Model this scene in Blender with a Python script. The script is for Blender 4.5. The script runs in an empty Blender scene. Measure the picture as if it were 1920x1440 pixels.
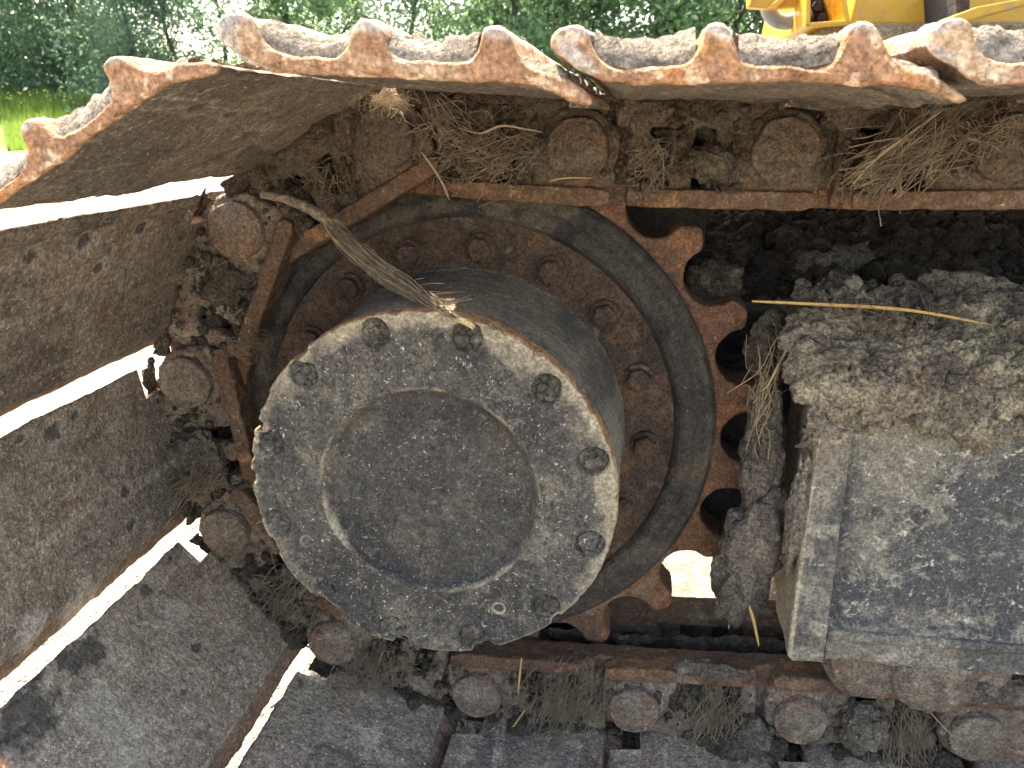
import bpy, bmesh, math, random
import numpy as np
from mathutils import Matrix, Vector

rnd = random.Random(7)
S = bpy.context.scene
COL = S.collection
PI = math.pi

# ------------------------------------------------------------------ camera
CP = np.array([0.17976, -0.78047, 0.33230])
CR = np.array([[0.988675, -0.144074, -0.042017],
               [0.149953, 0.937062, 0.315325],
               [-0.006058, -0.318054, 0.948053]])       # columns: right, forward, up
FPX = 1481.38
cam = bpy.data.cameras.new('camera'); camo = bpy.data.objects.new('camera', cam); COL.objects.link(camo)
cam.sensor_width = 36; cam.lens = FPX / 1920 * 36
cam.clip_start = 0.02; cam.clip_end = 600
m = Matrix.Identity(4)
for i in range(3):
    m[i][0] = CR[i][0]; m[i][1] = CR[i][2]; m[i][2] = -CR[i][1]; m[i][3] = CP[i]
camo.matrix_world = m
cam.dof.use_dof = True; cam.dof.focus_distance = 0.80; cam.dof.aperture_fstop = 15
S.camera = camo

# ------------------------------------------------------------------ light
SUN_TO = Vector((-0.50, 0.62, 1.30)).normalized()
elev = math.asin(SUN_TO.z); az = math.atan2(SUN_TO.x, SUN_TO.y)
w = bpy.data.worlds.new("World"); S.world = w; w.use_nodes = True
nt = w.node_tree; bg = nt.nodes['Background']
sky = nt.nodes.new('ShaderNodeTexSky'); sky.sky_type = 'NISHITA'; sky.sun_disc = False
sky.sun_elevation = elev; sky.sun_rotation = az; sky.dust_density = 3.0; sky.air_density = 1.0
nt.links.new(sky.outputs[0], bg.inputs[0]); bg.inputs[1].default_value = 0.15
sl = bpy.data.lights.new('sun', 'SUN'); sl.energy = 4.2; sl.angle = math.radians(0.6); sl.color = (1, .95, .87)
so = bpy.data.objects.new('sun', sl); COL.objects.link(so)
so.rotation_euler = SUN_TO.to_track_quat('Z', 'Y').to_euler()
S.view_settings.view_transform = 'Standard'; S.view_settings.look = 'None'
S.view_settings.exposure = 2.4; S.view_settings.gamma = 1
try:
    S.view_settings.use_white_balance = True; S.view_settings.white_balance_temperature = 7800; S.view_settings.white_balance_tint = 12
except Exception: pass
S.view_settings.use_curve_mapping = False
try:
    S.cycles.max_bounces = 7; S.cycles.use_adaptive_sampling = True; S.cycles.adaptive_threshold = 0.02; S.cycles.diffuse_bounces = 3; S.cycles.transparent_max_bounces = 4
except Exception: pass

def at(px, py, y):
    """world point on the plane Y=y seen at a photograph pixel"""
    d = CR @ np.array([(px - 960) / FPX, 1, (720 - py) / FPX])
    t = (y - CP[1]) / d[1]
    return CP + d * t

# ------------------------------------------------------------------ noise (numpy)
def _h(ix, iy, iz, s):
    h = (ix * 374761393 + iy * 668265263 + iz * 2147483647 + s * 1274126177) & 0xffffffff
    h = ((h ^ (h >> 13)) * 1274126177) & 0xffffffff
    h = ((h ^ (h >> 16)) * 2246822519) & 0xffffffff
    return ((h ^ (h >> 15)) & 0xffffff) / float(0xffffff)
def vnoise(P, s=0):
    P = np.asarray(P, float); I = np.floor(P).astype(np.int64); F = P - I; F = F * F * (3 - 2 * F)
    r = 0
    for a in (0, 1):
        wx = F[:, 0] if a else 1 - F[:, 0]
        for b in (0, 1):
            wy = F[:, 1] if b else 1 - F[:, 1]
            for c in (0, 1):
                wz = F[:, 2] if c else 1 - F[:, 2]
                r = r + wx * wy * wz * _h(I[:, 0] + a, I[:, 1] + b, I[:, 2] + c, s)
    return r * 2 - 1
def fbm(P, scale, octv=4, s=0, gain=.5):
    P = np.asarray(P, float) * scale; r = 0; a = 1; t = 0
    for k in range(octv):
        r = r + a * vnoise(P + 17.3 * k, s + k); t += a; a *= gain; P = P * 2.03
    return r / t
def cells(P, scale, s=0):
    """F1, F2 and the nearest cell's random value"""
    P = np.asarray(P, float) * scale; I = np.floor(P).astype(np.int64)
    f1 = np.full(len(P), 9.); f2 = np.full(len(P), 9.); v = np.zeros(len(P))
    for a in (-1, 0, 1):
        for b in (-1, 0, 1):
            for c in (-1, 0, 1):
                x, y, z = I[:, 0] + a, I[:, 1] + b, I[:, 2] + c
                q = np.stack([x + _h(x, y, z, s), y + _h(x, y, z, s + 1), z + _h(x, y, z, s + 2)], 1)
                d = np.sqrt(((P - q) ** 2).sum(1)); n = d < f1
                f2 = np.where(n, f1, np.minimum(f2, d)); v = np.where(n, _h(x, y, z, s + 3), v); f1 = np.where(n, d, f1)
    return f1, f2, v
def crumbs(P, scale, s=0):
    f1, f2, v = cells(P, scale, s)
    return np.clip(1 - f1 * 1.25, 0, 1) ** .6 * (.35 + .9 * v)

# ------------------------------------------------------------------ mesh helpers
def mesh_np(name, V, Q, mat=None, smooth=True, T=None, attr=None, mi=None):
    me = bpy.data.meshes.new(name)
    V = np.asarray(V, np.float32); nq = 0 if Q is None else len(Q); ntr = 0 if T is None else len(T)
    me.vertices.add(len(V)); me.vertices.foreach_set('co', V.ravel())
    loops = []; starts = []; 
    if nq: loops.append(np.asarray(Q, np.int32).ravel()); starts.append(np.arange(nq) * 4)
    if ntr: loops.append(np.asarray(T, np.int32).ravel()); starts.append(nq * 4 + np.arange(ntr) * 3)
    L = np.concatenate(loops); st = np.concatenate(starts)
    me.loops.add(len(L)); me.loops.foreach_set('vertex_index', L)
    me.polygons.add(nq + ntr); me.polygons.foreach_set('loop_start', st.astype(np.int32))
    me.update(calc_edges=True)
    me.polygons.foreach_set('use_smooth', np.full(nq + ntr, smooth))
    if mi is not None: me.polygons.foreach_set('material_index', np.asarray(mi, np.int32))
    if attr is not None:
        a = me.attributes.new('wear', 'FLOAT', 'POINT'); a.data.foreach_set('value', np.asarray(attr, np.float32))
    if mat:
        for x in (mat if isinstance(mat, (list, tuple)) else [mat]): me.materials.append(x)
    return me
def link(name, me, parent=None, **kw):
    o = bpy.data.objects.new(name, me); COL.objects.link(o)
    if parent: o.parent = parent
    for k, v in kw.items(): o[k] = v
    return o
def frame_mat(o, x, z, ang, y=0, sx=1):
    o.matrix_local = Matrix.Translation((x, y, z)) @ Matrix.Rotation(-ang, 4, 'Y') @ Matrix.Diagonal((sx, 1, 1, 1))
def grid_q(nu, nv, wrap=False):
    """rows nu, columns nv; wrap closes the columns"""
    a = np.arange(nu * nv).reshape(nu, nv)
    b = np.concatenate([a, a[:, :1]], 1) if wrap else a
    return np.stack([b[:-1, :-1], b[:-1, 1:], b[1:, 1:], b[1:, :-1]], -1).reshape(-1, 4)

class B:
    def __init__(s): s.bm = bmesh.new()
    def prism(s, pts, y0, y1, cx=0, cz=0):
        a = [s.bm.verts.new((x + cx, y0, z + cz)) for x, z in pts]; b = [s.bm.verts.new((x + cx, y1, z + cz)) for x, z in pts]
        n = len(pts); s.bm.faces.new(a); s.bm.faces.new(b[::-1])
        for i in range(n): s.bm.faces.new((a[i], b[i], b[(i + 1) % n], a[(i + 1) % n]))
        return s
    def box(s, x0, x1, y0, y1, z0, z1): return s.prism([(x0, z0), (x1, z0), (x1, z1), (x0, z1)], y0, y1)
    def cyl(s, cx, cz, r, y0, y1, r2=None, n=40):
        r2 = r if r2 is None else r2
        a = [s.bm.verts.new((cx + r * math.cos(t * 2 * PI / n), y0, cz + r * math.sin(t * 2 * PI / n))) for t in range(n)]
        b = [s.bm.verts.new((cx + r2 * math.cos(t * 2 * PI / n), y1, cz + r2 * math.sin(t * 2 * PI / n))) for t in range(n)]
        s.bm.faces.new(a); s.bm.faces.new(b[::-1])
        for i in range(n): s.bm.faces.new((a[i], b[i], b[(i + 1) % n], a[(i + 1) % n]))
        return s
    def done(s):
        bmesh.ops.recalc_face_normals(s.bm, faces=s.bm.faces); me = bpy.data.meshes.new('m'); s.bm.to_mesh(me); s.bm.free(); return me
    def remesh(s, voxel, smooth=2, disp=None, mat=None, wear=None, name='m'):
        me = s.done(); o = bpy.data.objects.new('t', me); COL.objects.link(o)
        r = o.modifiers.new('r', 'REMESH'); r.mode = 'VOXEL'; r.voxel_size = voxel; r.adaptivity = 0
        if smooth:
            k = o.modifiers.new('s', 'SMOOTH'); k.factor = .5; k.iterations = smooth
        dg = bpy.context.evaluated_depsgraph_get(); dg.update()
        ev = o.evaluated_get(dg); me2 = bpy.data.meshes.new_from_object(ev, depsgraph=dg)
        bpy.data.objects.remove(o); bpy.data.meshes.remove(me)
        return deform(me2, disp, mat, wear, name)
    def plain(s, mat, bevel=0, name='m', smooth=False):
        if bevel: 
            bmesh.ops.recalc_face_normals(s.bm, faces=s.bm.faces)
            ed = [e for e in s.bm.edges if len(e.link_faces) == 2 and e.calc_face_angle(0) > .5]
            bmesh.ops.bevel(s.bm, geom=ed, offset=bevel, segments=2, affect='EDGES', profile=.6)
        me = s.done(); me.name = name; me.materials.append(mat)
        if smooth:
            for p in me.polygons: p.use_smooth = True
        return me
def arrays(me):
    n = len(me.vertices); V = np.empty(n * 3, np.float32); me.vertices.foreach_get('co', V)
    N = np.empty(n * 3, np.float32); me.vertex_normals.foreach_get('vector', N)
    return V.reshape(-1, 3).astype(float), N.reshape(-1, 3).astype(float)
def deform(me, disp=None, mat=None, wear=None, name='m'):
    V, N = arrays(me)
    if wear is not None:
        a = me.attributes.new('wear', 'FLOAT', 'POINT'); a.data.foreach_set('value', np.asarray(wear(V, N), np.float32))
    if disp is not None:
        V = V + N * disp(V, N)[:, None]
        me.vertices.foreach_set('co', V.astype(np.float32).ravel()); me.update()
    me.polygons.foreach_set('use_smooth', np.ones(len(me.polygons), bool))
    if mat:
        me.materials.clear()
        for x in (mat if isinstance(mat, (list, tuple)) else [mat]): me.materials.append(x)
    me.name = name
    return me
def icos(sub):
    bm = bmesh.new(); bmesh.ops.create_icosphere(bm, subdivisions=sub, radius=1)
    V = np.array([v.co[:] for v in bm.verts]); T = np.array([[v.index for v in f.verts] for f in bm.faces]); bm.free()
    return V, T
ICO = {k: icos(k) for k in (1, 2, 3, 4, 5)}
def clump_arr(c, r, seed, sub=4, rough=.35, sc=2.2, squash=(1, 1, 1)):
    V, T = ICO[sub]; off = np.array([seed * 3.7, seed * 1.3, seed * .7])
    d = 1 + rough * (fbm(V * sc * .6 + off, 1, 2, seed) + .5 * fbm(V * sc * 2 + off, 1, 3, seed + 5)) + rough * .5 * crumbs(V + off, sc * 1.3, seed)
    return np.asarray(c) + V * d[:, None] * np.asarray(squash) * r, T
class Acc:
    """collects vertices and faces of one joined mesh"""
    def __init__(s): s.V = []; s.Q = []; s.T = []; s.n = 0
    def add(s, V, Q=None, T=None):
        if Q is not None and len(Q): s.Q.append(np.asarray(Q) + s.n)
        if T is not None and len(T): s.T.append(np.asarray(T) + s.n)
        s.V.append(np.asarray(V, float)); s.n += len(V)
    def mesh(s, name, mat, smooth=True):
        return mesh_np(name, np.concatenate(s.V), np.concatenate(s.Q) if s.Q else None, mat, smooth, np.concatenate(s.T) if s.T else None)
def tube_arr(pts, rad, n=6, flat=1.0, closed=True):
    pts = np.asarray(pts, float); k = len(pts); rad = np.broadcast_to(rad, (k,)) if np.ndim(rad) == 0 else np.asarray(rad)
    t = np.gradient(pts, axis=0); t /= np.linalg.norm(t, axis=1)[:, None] + 1e-9
    ref = np.array([.3, .8, .52]); a = np.cross(t, ref); a /= np.linalg.norm(a, axis=1)[:, None] + 1e-9; b = np.cross(t, a)
    th = np.arange(n) * 2 * PI / n
    V = pts[:, None, :] + rad[:, None, None] * (np.cos(th)[None, :, None] * a[:, None, :] + flat * np.sin(th)[None, :, None] * b[:, None, :])
    V = V.reshape(-1, 3); Q = grid_q(k, n, True)
    return V, Q
def spline(P, n):
    P = np.asarray(P, float); k = len(P); out = []
    Q = np.vstack([2 * P[0] - P[1], P, 2 * P[-1] - P[-2]])
    for i in range(k - 1):
        p0, p1, p2, p3 = Q[i:i + 4]; t = np.linspace(0, 1, n, endpoint=(i == k - 2))[:, None]
        out.append(.5 * ((2 * p1) + (-p0 + p2) * t + (2 * p0 - 5 * p1 + 4 * p2 - p3) * t * t + (-p0 + 3 * p1 - 3 * p2 + p3) * t ** 3))
    return np.vstack(out)

# ------------------------------------------------------------------ materials
def material(name, base, layers=(), rough=.85, bumps=(), spec=.3, metal=0, wear=None, trans=None, rlayer=None, mul=None, grit=.40, stain=False):
    if mul:
        base = tuple(a * b for a, b in zip(base, mul)); layers = [dict(l, c=tuple(a * b for a, b in zip(l['c'], mul))) for l in layers]
    mt = bpy.data.materials.new(name); mt.use_nodes = True; t = mt.node_tree; N = t.nodes; L = t.links
    bs = N['Principled BSDF']; geo = N.new('ShaderNodeNewGeometry'); pos = geo.outputs['Position']
    def mapped(seed, st):
        mp = N.new('ShaderNodeMapping'); mp.vector_type = 'POINT'; L.new(pos, mp.inputs[0])
        mp.inputs['Location'].default_value = (seed * 1.37, seed * .71, seed * 2.13); mp.inputs['Scale'].default_value = st
        return mp.outputs[0]
    def field(kind, sc, det, dist, seed, st=(1, 1, 1), gain=.55):
        v = mapped(seed, st)
        if kind == 'n':
            q = N.new('ShaderNodeTexNoise'); q.inputs['Scale'].default_value = sc; q.inputs['Detail'].default_value = det
            q.inputs['Roughness'].default_value = gain; q.inputs['Distortion'].default_value = dist; L.new(v, q.inputs['Vector']); return q.outputs[0]
        q = N.new('ShaderNodeTexVoronoi'); q.inputs['Scale'].default_value = sc
        if kind == 'e': q.feature = 'DISTANCE_TO_EDGE'
        if dist:
            nn = N.new('ShaderNodeTexNoise'); nn.inputs['Scale'].default_value = sc * 1.5; L.new(v, nn.inputs['Vector'])
            mx = N.new('ShaderNodeMix'); mx.data_type = 'VECTOR'; mx.inputs[0].default_value = dist
            ad = N.new('ShaderNodeVectorMath'); ad.operation = 'ADD'; L.new(v, ad.inputs[0])
            sc2 = N.new('ShaderNodeVectorMath'); sc2.operation = 'SCALE'; sc2.inputs['Scale'].default_value = dist / sc
            L.new(nn.outputs[1], sc2.inputs[0]); L.new(sc2.outputs[0], ad.inputs[1]); v = ad.outputs[0]
        L.new(v, q.inputs['Vector']); return q.outputs[0]
    def rng(x, lo, hi, amt=1):
        r = N.new('ShaderNodeMapRange'); r.interpolation_type = 'SMOOTHSTEP'; L.new(x, r.inputs[0])
        r.inputs[1].default_value = lo; r.inputs[2].default_value = hi; r.inputs[3].default_value = 0; r.inputs[4].default_value = amt
        return r.outputs[0]
    def mix(f, a, b):
        q = N.new('ShaderNodeMix'); q.data_type = 'RGBA'; L.new(f, q.inputs[0])
        for k, s in ((6, a), (7, b)):
            if isinstance(s, tuple): q.inputs[k].default_value = (*s, 1)
            else: L.new(s, q.inputs[k])
        return q.outputs[2]
    c = base
    seed = 1.0 + sum(map(ord, name)) % 50
    for i, l in enumerate(layers):
        f = field(l.get('k', 'n'), l['s'], l.get('d', 4), l.get('w', 0.3), seed + i * 3.1, l.get('st', (1, 1, 1)), l.get('g', .6))
        f = rng(f, l['lo'], l['hi'], l.get('a', 1))
        if l.get('up') is not None:      # dust settles on faces that look upwards
            sp = N.new('ShaderNodeSeparateXYZ'); L.new(geo.outputs['Normal'], sp.inputs[0])
            mu = N.new('ShaderNodeMath'); mu.operation = 'MULTIPLY'; L.new(f, mu.inputs[0]); L.new(rng(sp.outputs[2], *l['up']), mu.inputs[1]); f = mu.outputs[0]
        c = mix(f, c, l['c'])
        if l.get('wear'):
            pass
    if wear:
        a = N.new('ShaderNodeAttribute'); a.attribute_name = 'wear'
        for (col, lo, hi, amt, sc, nz) in wear:
            f = field('n', sc, 6, .4, seed + 40 + sc * .01)
            s1 = N.new('ShaderNodeMath'); s1.operation = 'MULTIPLY_ADD'; L.new(f, s1.inputs[0]); s1.inputs[1].default_value = nz; L.new(a.outputs['Fac'], s1.inputs[2])
            c = mix(rng(s1.outputs[0], lo + nz * .5, hi + nz * .5, amt), c, col)
    if stain:
        a = N.new('ShaderNodeAttribute'); a.attribute_name = 'stain'; f = field('n', 70, 4, .4, seed + 91)
        s1 = N.new('ShaderNodeMath'); s1.operation = 'MULTIPLY_ADD'; L.new(f, s1.inputs[0]); s1.inputs[1].default_value = .5; L.new(a.outputs['Fac'], s1.inputs[2])
        c = mix(rng(s1.outputs[0], -.10, -.30, .8), c, (.42, .37, .30)); c = mix(rng(s1.outputs[0], .50, .66, .35), c, (.36, .32, .26)); c = mix(rng(s1.outputs[0], .70, .82, .85), c, (.062, .058, .054))
    if grit and not isinstance(c, tuple):
        prod = None
        for sc_, lo_, hi_, a_, b_ in ((330, .36, .64, 1 - .75 * grit, 1 + .95 * grit), (120, .36, .64, 1 - .45 * grit, 1 + .5 * grit)):
            f = field('n', sc_, 3, 0, seed + sc_ * .1); r = N.new('ShaderNodeMapRange'); L.new(f, r.inputs[0]); r.inputs[1].default_value = lo_; r.inputs[2].default_value = hi_; r.inputs[3].default_value = a_; r.inputs[4].default_value = b_
            vs = N.new('ShaderNodeVectorMath'); vs.operation = 'SCALE'; L.new(c, vs.inputs[0]); L.new(r.outputs[0], vs.inputs['Scale']); c = vs.outputs[0]
    if isinstance(c, tuple): bs.inputs['Base Color'].default_value = (*c, 1)
    else: L.new(c, bs.inputs['Base Color'])
    bs.inputs['Roughness'].default_value = rough
    bs.inputs['Specular IOR Level'].default_value = spec; bs.inputs['Metallic'].default_value = metal
    if rlayer:
        sc, lo, hi, r0, r1 = rlayer
        f = field('n', sc, 5, .3, seed + 77); r = N.new('ShaderNodeMapRange'); L.new(f, r.inputs[0])
        r.inputs[1].default_value = lo; r.inputs[2].default_value = hi; r.inputs[3].default_value = r0; r.inputs[4].default_value = r1
        L.new(r.outputs[0], bs.inputs['Roughness'])
    prev = None
    for i, b in enumerate(bumps):
        kind, sc, dist = b[:3]; f = field(kind, sc, b[3] if len(b) > 3 else 3, .2, seed + 60 + i * 2.2)
        if kind == 'e': f = rng(f, 0, .12)
        q = N.new('ShaderNodeBump'); q.inputs['Strength'].default_value = 1; q.inputs['Distance'].default_value = dist * 2.0
        L.new(f, q.inputs['Height'])
        if prev: L.new(prev, q.inputs['Normal'])
        prev = q.outputs[0]
    if prev: L.new(prev, bs.inputs['Normal'])
    if trans:
        tr = N.new('ShaderNodeBsdfTranslucent'); tr.inputs[0].default_value = (*trans, 1); ms = N.new('ShaderNodeMixShader'); ms.inputs[0].default_value = .45
        L.new(bs.outputs[0], ms.inputs[1]); L.new(tr.outputs[0], ms.inputs[2]); L.new(ms.outputs[0], N['Material Output'].inputs[0])
    return mt

def L_(c, s, lo, hi, a=1, **k): return dict(c=c, s=s, lo=lo, hi=hi, a=a, **k)
DARK = (.035, .035, .036); RUST = (.20, .085, .038); ORANGE = (.36, .15, .055); MUDC = (.155, .125, .095); DRY = (.36, .31, .23); PALE = (.55, .51, .43)
M = {}
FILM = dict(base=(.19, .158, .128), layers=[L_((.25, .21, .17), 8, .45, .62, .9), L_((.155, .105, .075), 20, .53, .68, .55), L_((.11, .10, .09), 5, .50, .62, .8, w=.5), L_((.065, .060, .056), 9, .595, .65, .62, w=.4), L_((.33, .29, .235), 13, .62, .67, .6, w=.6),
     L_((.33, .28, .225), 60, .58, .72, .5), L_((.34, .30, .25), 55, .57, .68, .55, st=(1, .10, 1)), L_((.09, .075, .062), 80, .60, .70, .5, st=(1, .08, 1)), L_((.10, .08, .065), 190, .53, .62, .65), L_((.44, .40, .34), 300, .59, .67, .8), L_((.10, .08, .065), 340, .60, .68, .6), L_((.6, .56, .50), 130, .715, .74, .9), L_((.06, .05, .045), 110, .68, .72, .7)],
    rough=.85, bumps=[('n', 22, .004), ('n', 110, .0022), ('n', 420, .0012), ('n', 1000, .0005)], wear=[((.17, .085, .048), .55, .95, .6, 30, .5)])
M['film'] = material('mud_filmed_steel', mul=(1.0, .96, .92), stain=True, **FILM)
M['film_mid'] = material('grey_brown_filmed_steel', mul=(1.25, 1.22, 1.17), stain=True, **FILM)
M['film_pale'] = material('pale_dusty_steel', mul=(1.58, 1.53, 1.43), stain=True, **FILM)  # lower shoes: grey dust, plus light put into the colour, as in film_mid
M['rust'] = material('rusted_steel', mul=(1.4, 1.32, 1.25), base=(.125, .070, .045), layers=
    [L_((.22, .105, .052), 30, .50, .64, .65), L_((.075, .05, .038), 14, .50, .66, .8), L_((.17, .13, .095), 18, .54, .68, .7), L_((.30, .14, .06), 120, .60, .70, .45), L_((.06, .04, .03), 420, .56, .66, .7), L_(PALE, 90, .70, .735, .8, w=.8), L_((.45, .38, .31), 600, .70, .75, .6)],
    rough=.82, bumps=[('n', 60, .0018), ('n', 420, .001), ('n', 1200, .0005)])
M['rail'] = material('rail_rust', (.128, .074, .046),
    [L_((.30, .15, .058), 30, .55, .67, .7, st=(.4, 1, 1.6)), L_((.08, .052, .038), 22, .52, .66, .8), L_((.19, .15, .11), 18, .54, .66, .8), L_((.42, .24, .08), 80, .62, .70, .5), L_(PALE, 110, .69, .73, .7, w=.9), L_((.07, .045, .03), 360, .55, .66, .65)],
    rough=.72, bumps=[('n', 50, .0018), ('n', 420, .001)])
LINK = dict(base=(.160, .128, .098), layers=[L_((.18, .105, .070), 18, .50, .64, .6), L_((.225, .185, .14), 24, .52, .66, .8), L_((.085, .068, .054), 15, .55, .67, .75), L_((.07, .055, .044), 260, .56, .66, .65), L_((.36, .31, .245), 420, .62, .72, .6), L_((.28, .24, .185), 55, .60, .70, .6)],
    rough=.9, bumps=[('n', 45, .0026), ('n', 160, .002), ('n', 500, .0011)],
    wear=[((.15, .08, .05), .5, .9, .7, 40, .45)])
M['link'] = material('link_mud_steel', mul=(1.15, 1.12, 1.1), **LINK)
M['link_dark'] = material('link_damp_mud_steel', mul=(.66, .64, .62), **LINK)  # darker copy for the upper run, its shade put into the colour
M['end'] = material('shoe_end_rust', mul=(1.55, 1.36, 1.12), base=(.25, .155, .105), layers=
    [L_((.34, .175, .085), 22, .50, .64, .7), L_((.34, .27, .205), 26, .50, .64, .8), L_((.18, .095, .055), 22, .56, .68, .65), L_((.58, .50, .42), 70, .55, .66, .65), L_((.12, .07, .045), 260, .60, .68, .5)],
    rough=.85, bumps=[('n', 60, .003), ('n', 240, .0016), ('n', 700, .0008)], wear=[((.56, .51, .46), .62, 1.0, .75, 45, 1.1)])
M['mudtop'] = material('dry_mud_on_shoes', (.30, .255, .20), [L_((.17, .14, .11), 45, .48, .62, .85), L_((.44, .385, .31), 26, .52, .66, .8), L_((.12, .10, .08), 180, .58, .68, .6)], rough=.95, bumps=[('n', 90, .005), ('n', 320, .003), ('n', 800, .0012)])
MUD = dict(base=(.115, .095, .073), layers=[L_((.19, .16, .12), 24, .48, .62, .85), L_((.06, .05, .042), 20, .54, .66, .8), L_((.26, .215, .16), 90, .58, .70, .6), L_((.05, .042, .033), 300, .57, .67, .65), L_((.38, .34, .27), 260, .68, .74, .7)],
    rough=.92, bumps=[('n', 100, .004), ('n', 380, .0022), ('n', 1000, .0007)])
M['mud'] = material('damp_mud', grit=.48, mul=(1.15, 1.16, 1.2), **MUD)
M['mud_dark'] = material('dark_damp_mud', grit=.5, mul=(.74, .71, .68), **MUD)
M['crack'] = material('cracked_mud_plug', (.085, .075, .062), [L_((.19, .17, .135), 60, .52, .66, .8), L_((.06, .054, .047), 120, .55, .66, .8), L_((.5, .46, .38), 300, .66, .72, .7)], rough=.9, bumps=[('n', 260, .002), ('n', 900, .0008)])
M['soil'] = material('dark_soil', mul=(1.1, 1.0, .92), base=(.050, .041, .033), layers=[L_((.09, .075, .056), 22, .50, .66, .8), L_((.13, .108, .08), 130, .60, .70, .6), L_((.02, .017, .015), 60, .55, .66, .7)], rough=.95, bumps=[('n', 160, .004), ('n', 500, .0018)])
M['dry'] = material('dry_crumbled_mud', grit=.5, mul=(1.12, 1.12, 1.14), base=(.225, .190, .145), layers=
    [L_((.31, .26, .185), 16, .48, .60, .8), L_((.12, .10, .08), 18, .54, .64, .8), L_((.44, .385, .27), 14, .58, .66, .8), L_((.44, .385, .295), 150, .60, .70, .6), L_((.07, .056, .044), 200, .58, .67, .7)],
    rough=.95, bumps=[('n', 130, .003), ('n', 420, .002), ('n', 1100, .0008)])
M['hub'] = material('hub_cast_steel', (.098, .091, .080),
    [L_((.050, .048, .046), 10, .48, .60, .85), L_((.185, .162, .125), 16, .53, .64, .75), L_((.16, .115, .078), 20, .59, .70, .45), L_((.20, .182, .152), 90, .54, .70, .65), L_((.035, .034, .034), 220, .53, .63, .7), L_((.62, .58, .51), 240, .64, .68, .9, w=1.1, d=3), L_((.45, .42, .36), 380, .64, .69, .7, w=.8), L_((.03, .03, .03), 330, .60, .67, .6)],
    rough=.72, bumps=[('n', 60, .0018), ('n', 240, .0013), ('n', 700, .0008), ('n', 1500, .0003)],
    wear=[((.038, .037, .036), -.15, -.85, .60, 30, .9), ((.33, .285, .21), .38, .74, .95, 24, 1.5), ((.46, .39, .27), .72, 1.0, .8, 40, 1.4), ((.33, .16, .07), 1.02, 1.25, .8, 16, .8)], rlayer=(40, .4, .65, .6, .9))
M['hubside'] = material('hub_side_steel', (.20, .18, .145), [L_((.075, .074, .072), 14, .46, .62, .8, st=(1, .5, 1)), L_((.23, .20, .155), 22, .52, .66, .7), L_((.05, .048, .046), 240, .57, .67, .65), L_((.42, .38, .31), 400, .66, .72, .6, w=.8)],
    rough=.8, bumps=[('n', 60, .0018), ('n', 400, .001)])
M['grease'] = material('greasy_dark_steel', (.052, .047, .040), [L_((.120, .100, .075), 7, .48, .62, .85), L_((.024, .023, .023), 16, .53, .66, .8), L_((.11, .068, .045), 12, .60, .70, .55), L_((.12, .105, .085), 120, .60, .70, .5), L_((.36, .33, .28), 360, .665, .72, .8, w=.8)],
    rough=.7, bumps=[('n', 50, .0016), ('n', 240, .0012), ('n', 800, .0006)], rlayer=(30, .4, .65, .55, .9))
M['flange'] = material('flange_rusty_soil', (.085, .058, .042), [L_((.135, .08, .048), 24, .48, .62, .8), L_((.045, .036, .030), 12, .52, .66, .8), L_((.17, .14, .105), 26, .56, .68, .65), L_((.04, .03, .025), 300, .56, .67, .6), L_((.3, .25, .19), 420, .69, .75, .6)],
    rough=.9, bumps=[('n', 80, .0024), ('n', 320, .0016)])
M['frame'] = material('frame_dusty_steel', (.088, .089, .088),
    [L_((.11, .112, .114), 6, .45, .60, .8), L_((.27, .24, .19), 6, .49, .61, .85, w=.25, g=.72, d=9), L_((.40, .36, .285), 22, .53, .65, .8, w=.3, g=.75, d=9), L_((.045, .046, .049), 7, .54, .66, .65, g=.65), L_((.36, .32, .25), 26, .53, .63, .6, g=.8), L_((.60, .56, .47), 60, .59, .66, .85, w=.7, g=.75), L_((.52, .48, .40), 260, .60, .68, .7, w=.5), L_((.05, .045, .04), 300, .62, .68, .5)],
    rough=.78, bumps=[('n', 40, .0022), ('n', 160, .0016), ('n', 520, .0013), ('n', 1100, .0005)],
    wear=[((.33, .285, .21), .40, 1.0, .92, 26, .9), ((.30, .14, .06), 1.3, 1.6, .85, 40, .7)], rlayer=(30, .4, .65, .6, .92))
M['strip'] = material('dusty_worn_edge_steel', (.20, .18, .145),
    [L_((.085, .082, .080), 14, .48, .60, .8), L_((.34, .30, .235), 18, .53, .64, .8, g=.7), L_((.55, .50, .41), 60, .60, .67, .8, w=.6, g=.7), L_((.06, .055, .05), 240, .58, .66, .6), L_((.19, .12, .075), 30, .60, .68, .6)],
    rough=.85, bumps=[('n', 60, .002), ('n', 240, .0014), ('n', 800, .0006)], wear=[((.42, .35, .24), .55, 1.0, .8, 40, .8), ((.30, .14, .06), 1.0, 1.3, .9, 50, .6)])
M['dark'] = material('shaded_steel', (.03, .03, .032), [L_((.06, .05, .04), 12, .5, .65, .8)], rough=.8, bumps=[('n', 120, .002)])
M['straw'] = material('dry_straw', (.30, .235, .15), [L_((.42, .33, .19), 60, .5, .65, .8), L_((.16, .125, .085), 90, .55, .68, .8)], rough=.8, grit=0)
M['fibre'] = material('frayed_bark_fibre', (.20, .155, .11), [L_((.33, .27, .19), 40, .48, .62, .8), L_((.09, .07, .052), 120, .54, .66, .8)], rough=.85, grit=0)
M['goldstraw'] = material('golden_straw', (.50, .33, .12), [L_((.30, .17, .06), 120, .52, .66, .8)], rough=.7, grit=0)
M['mudstraw'] = material('muddy_straw', (.165, .128, .088), [L_((.30, .24, .165), 60, .5, .65, .8)], rough=.9, grit=0)
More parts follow.
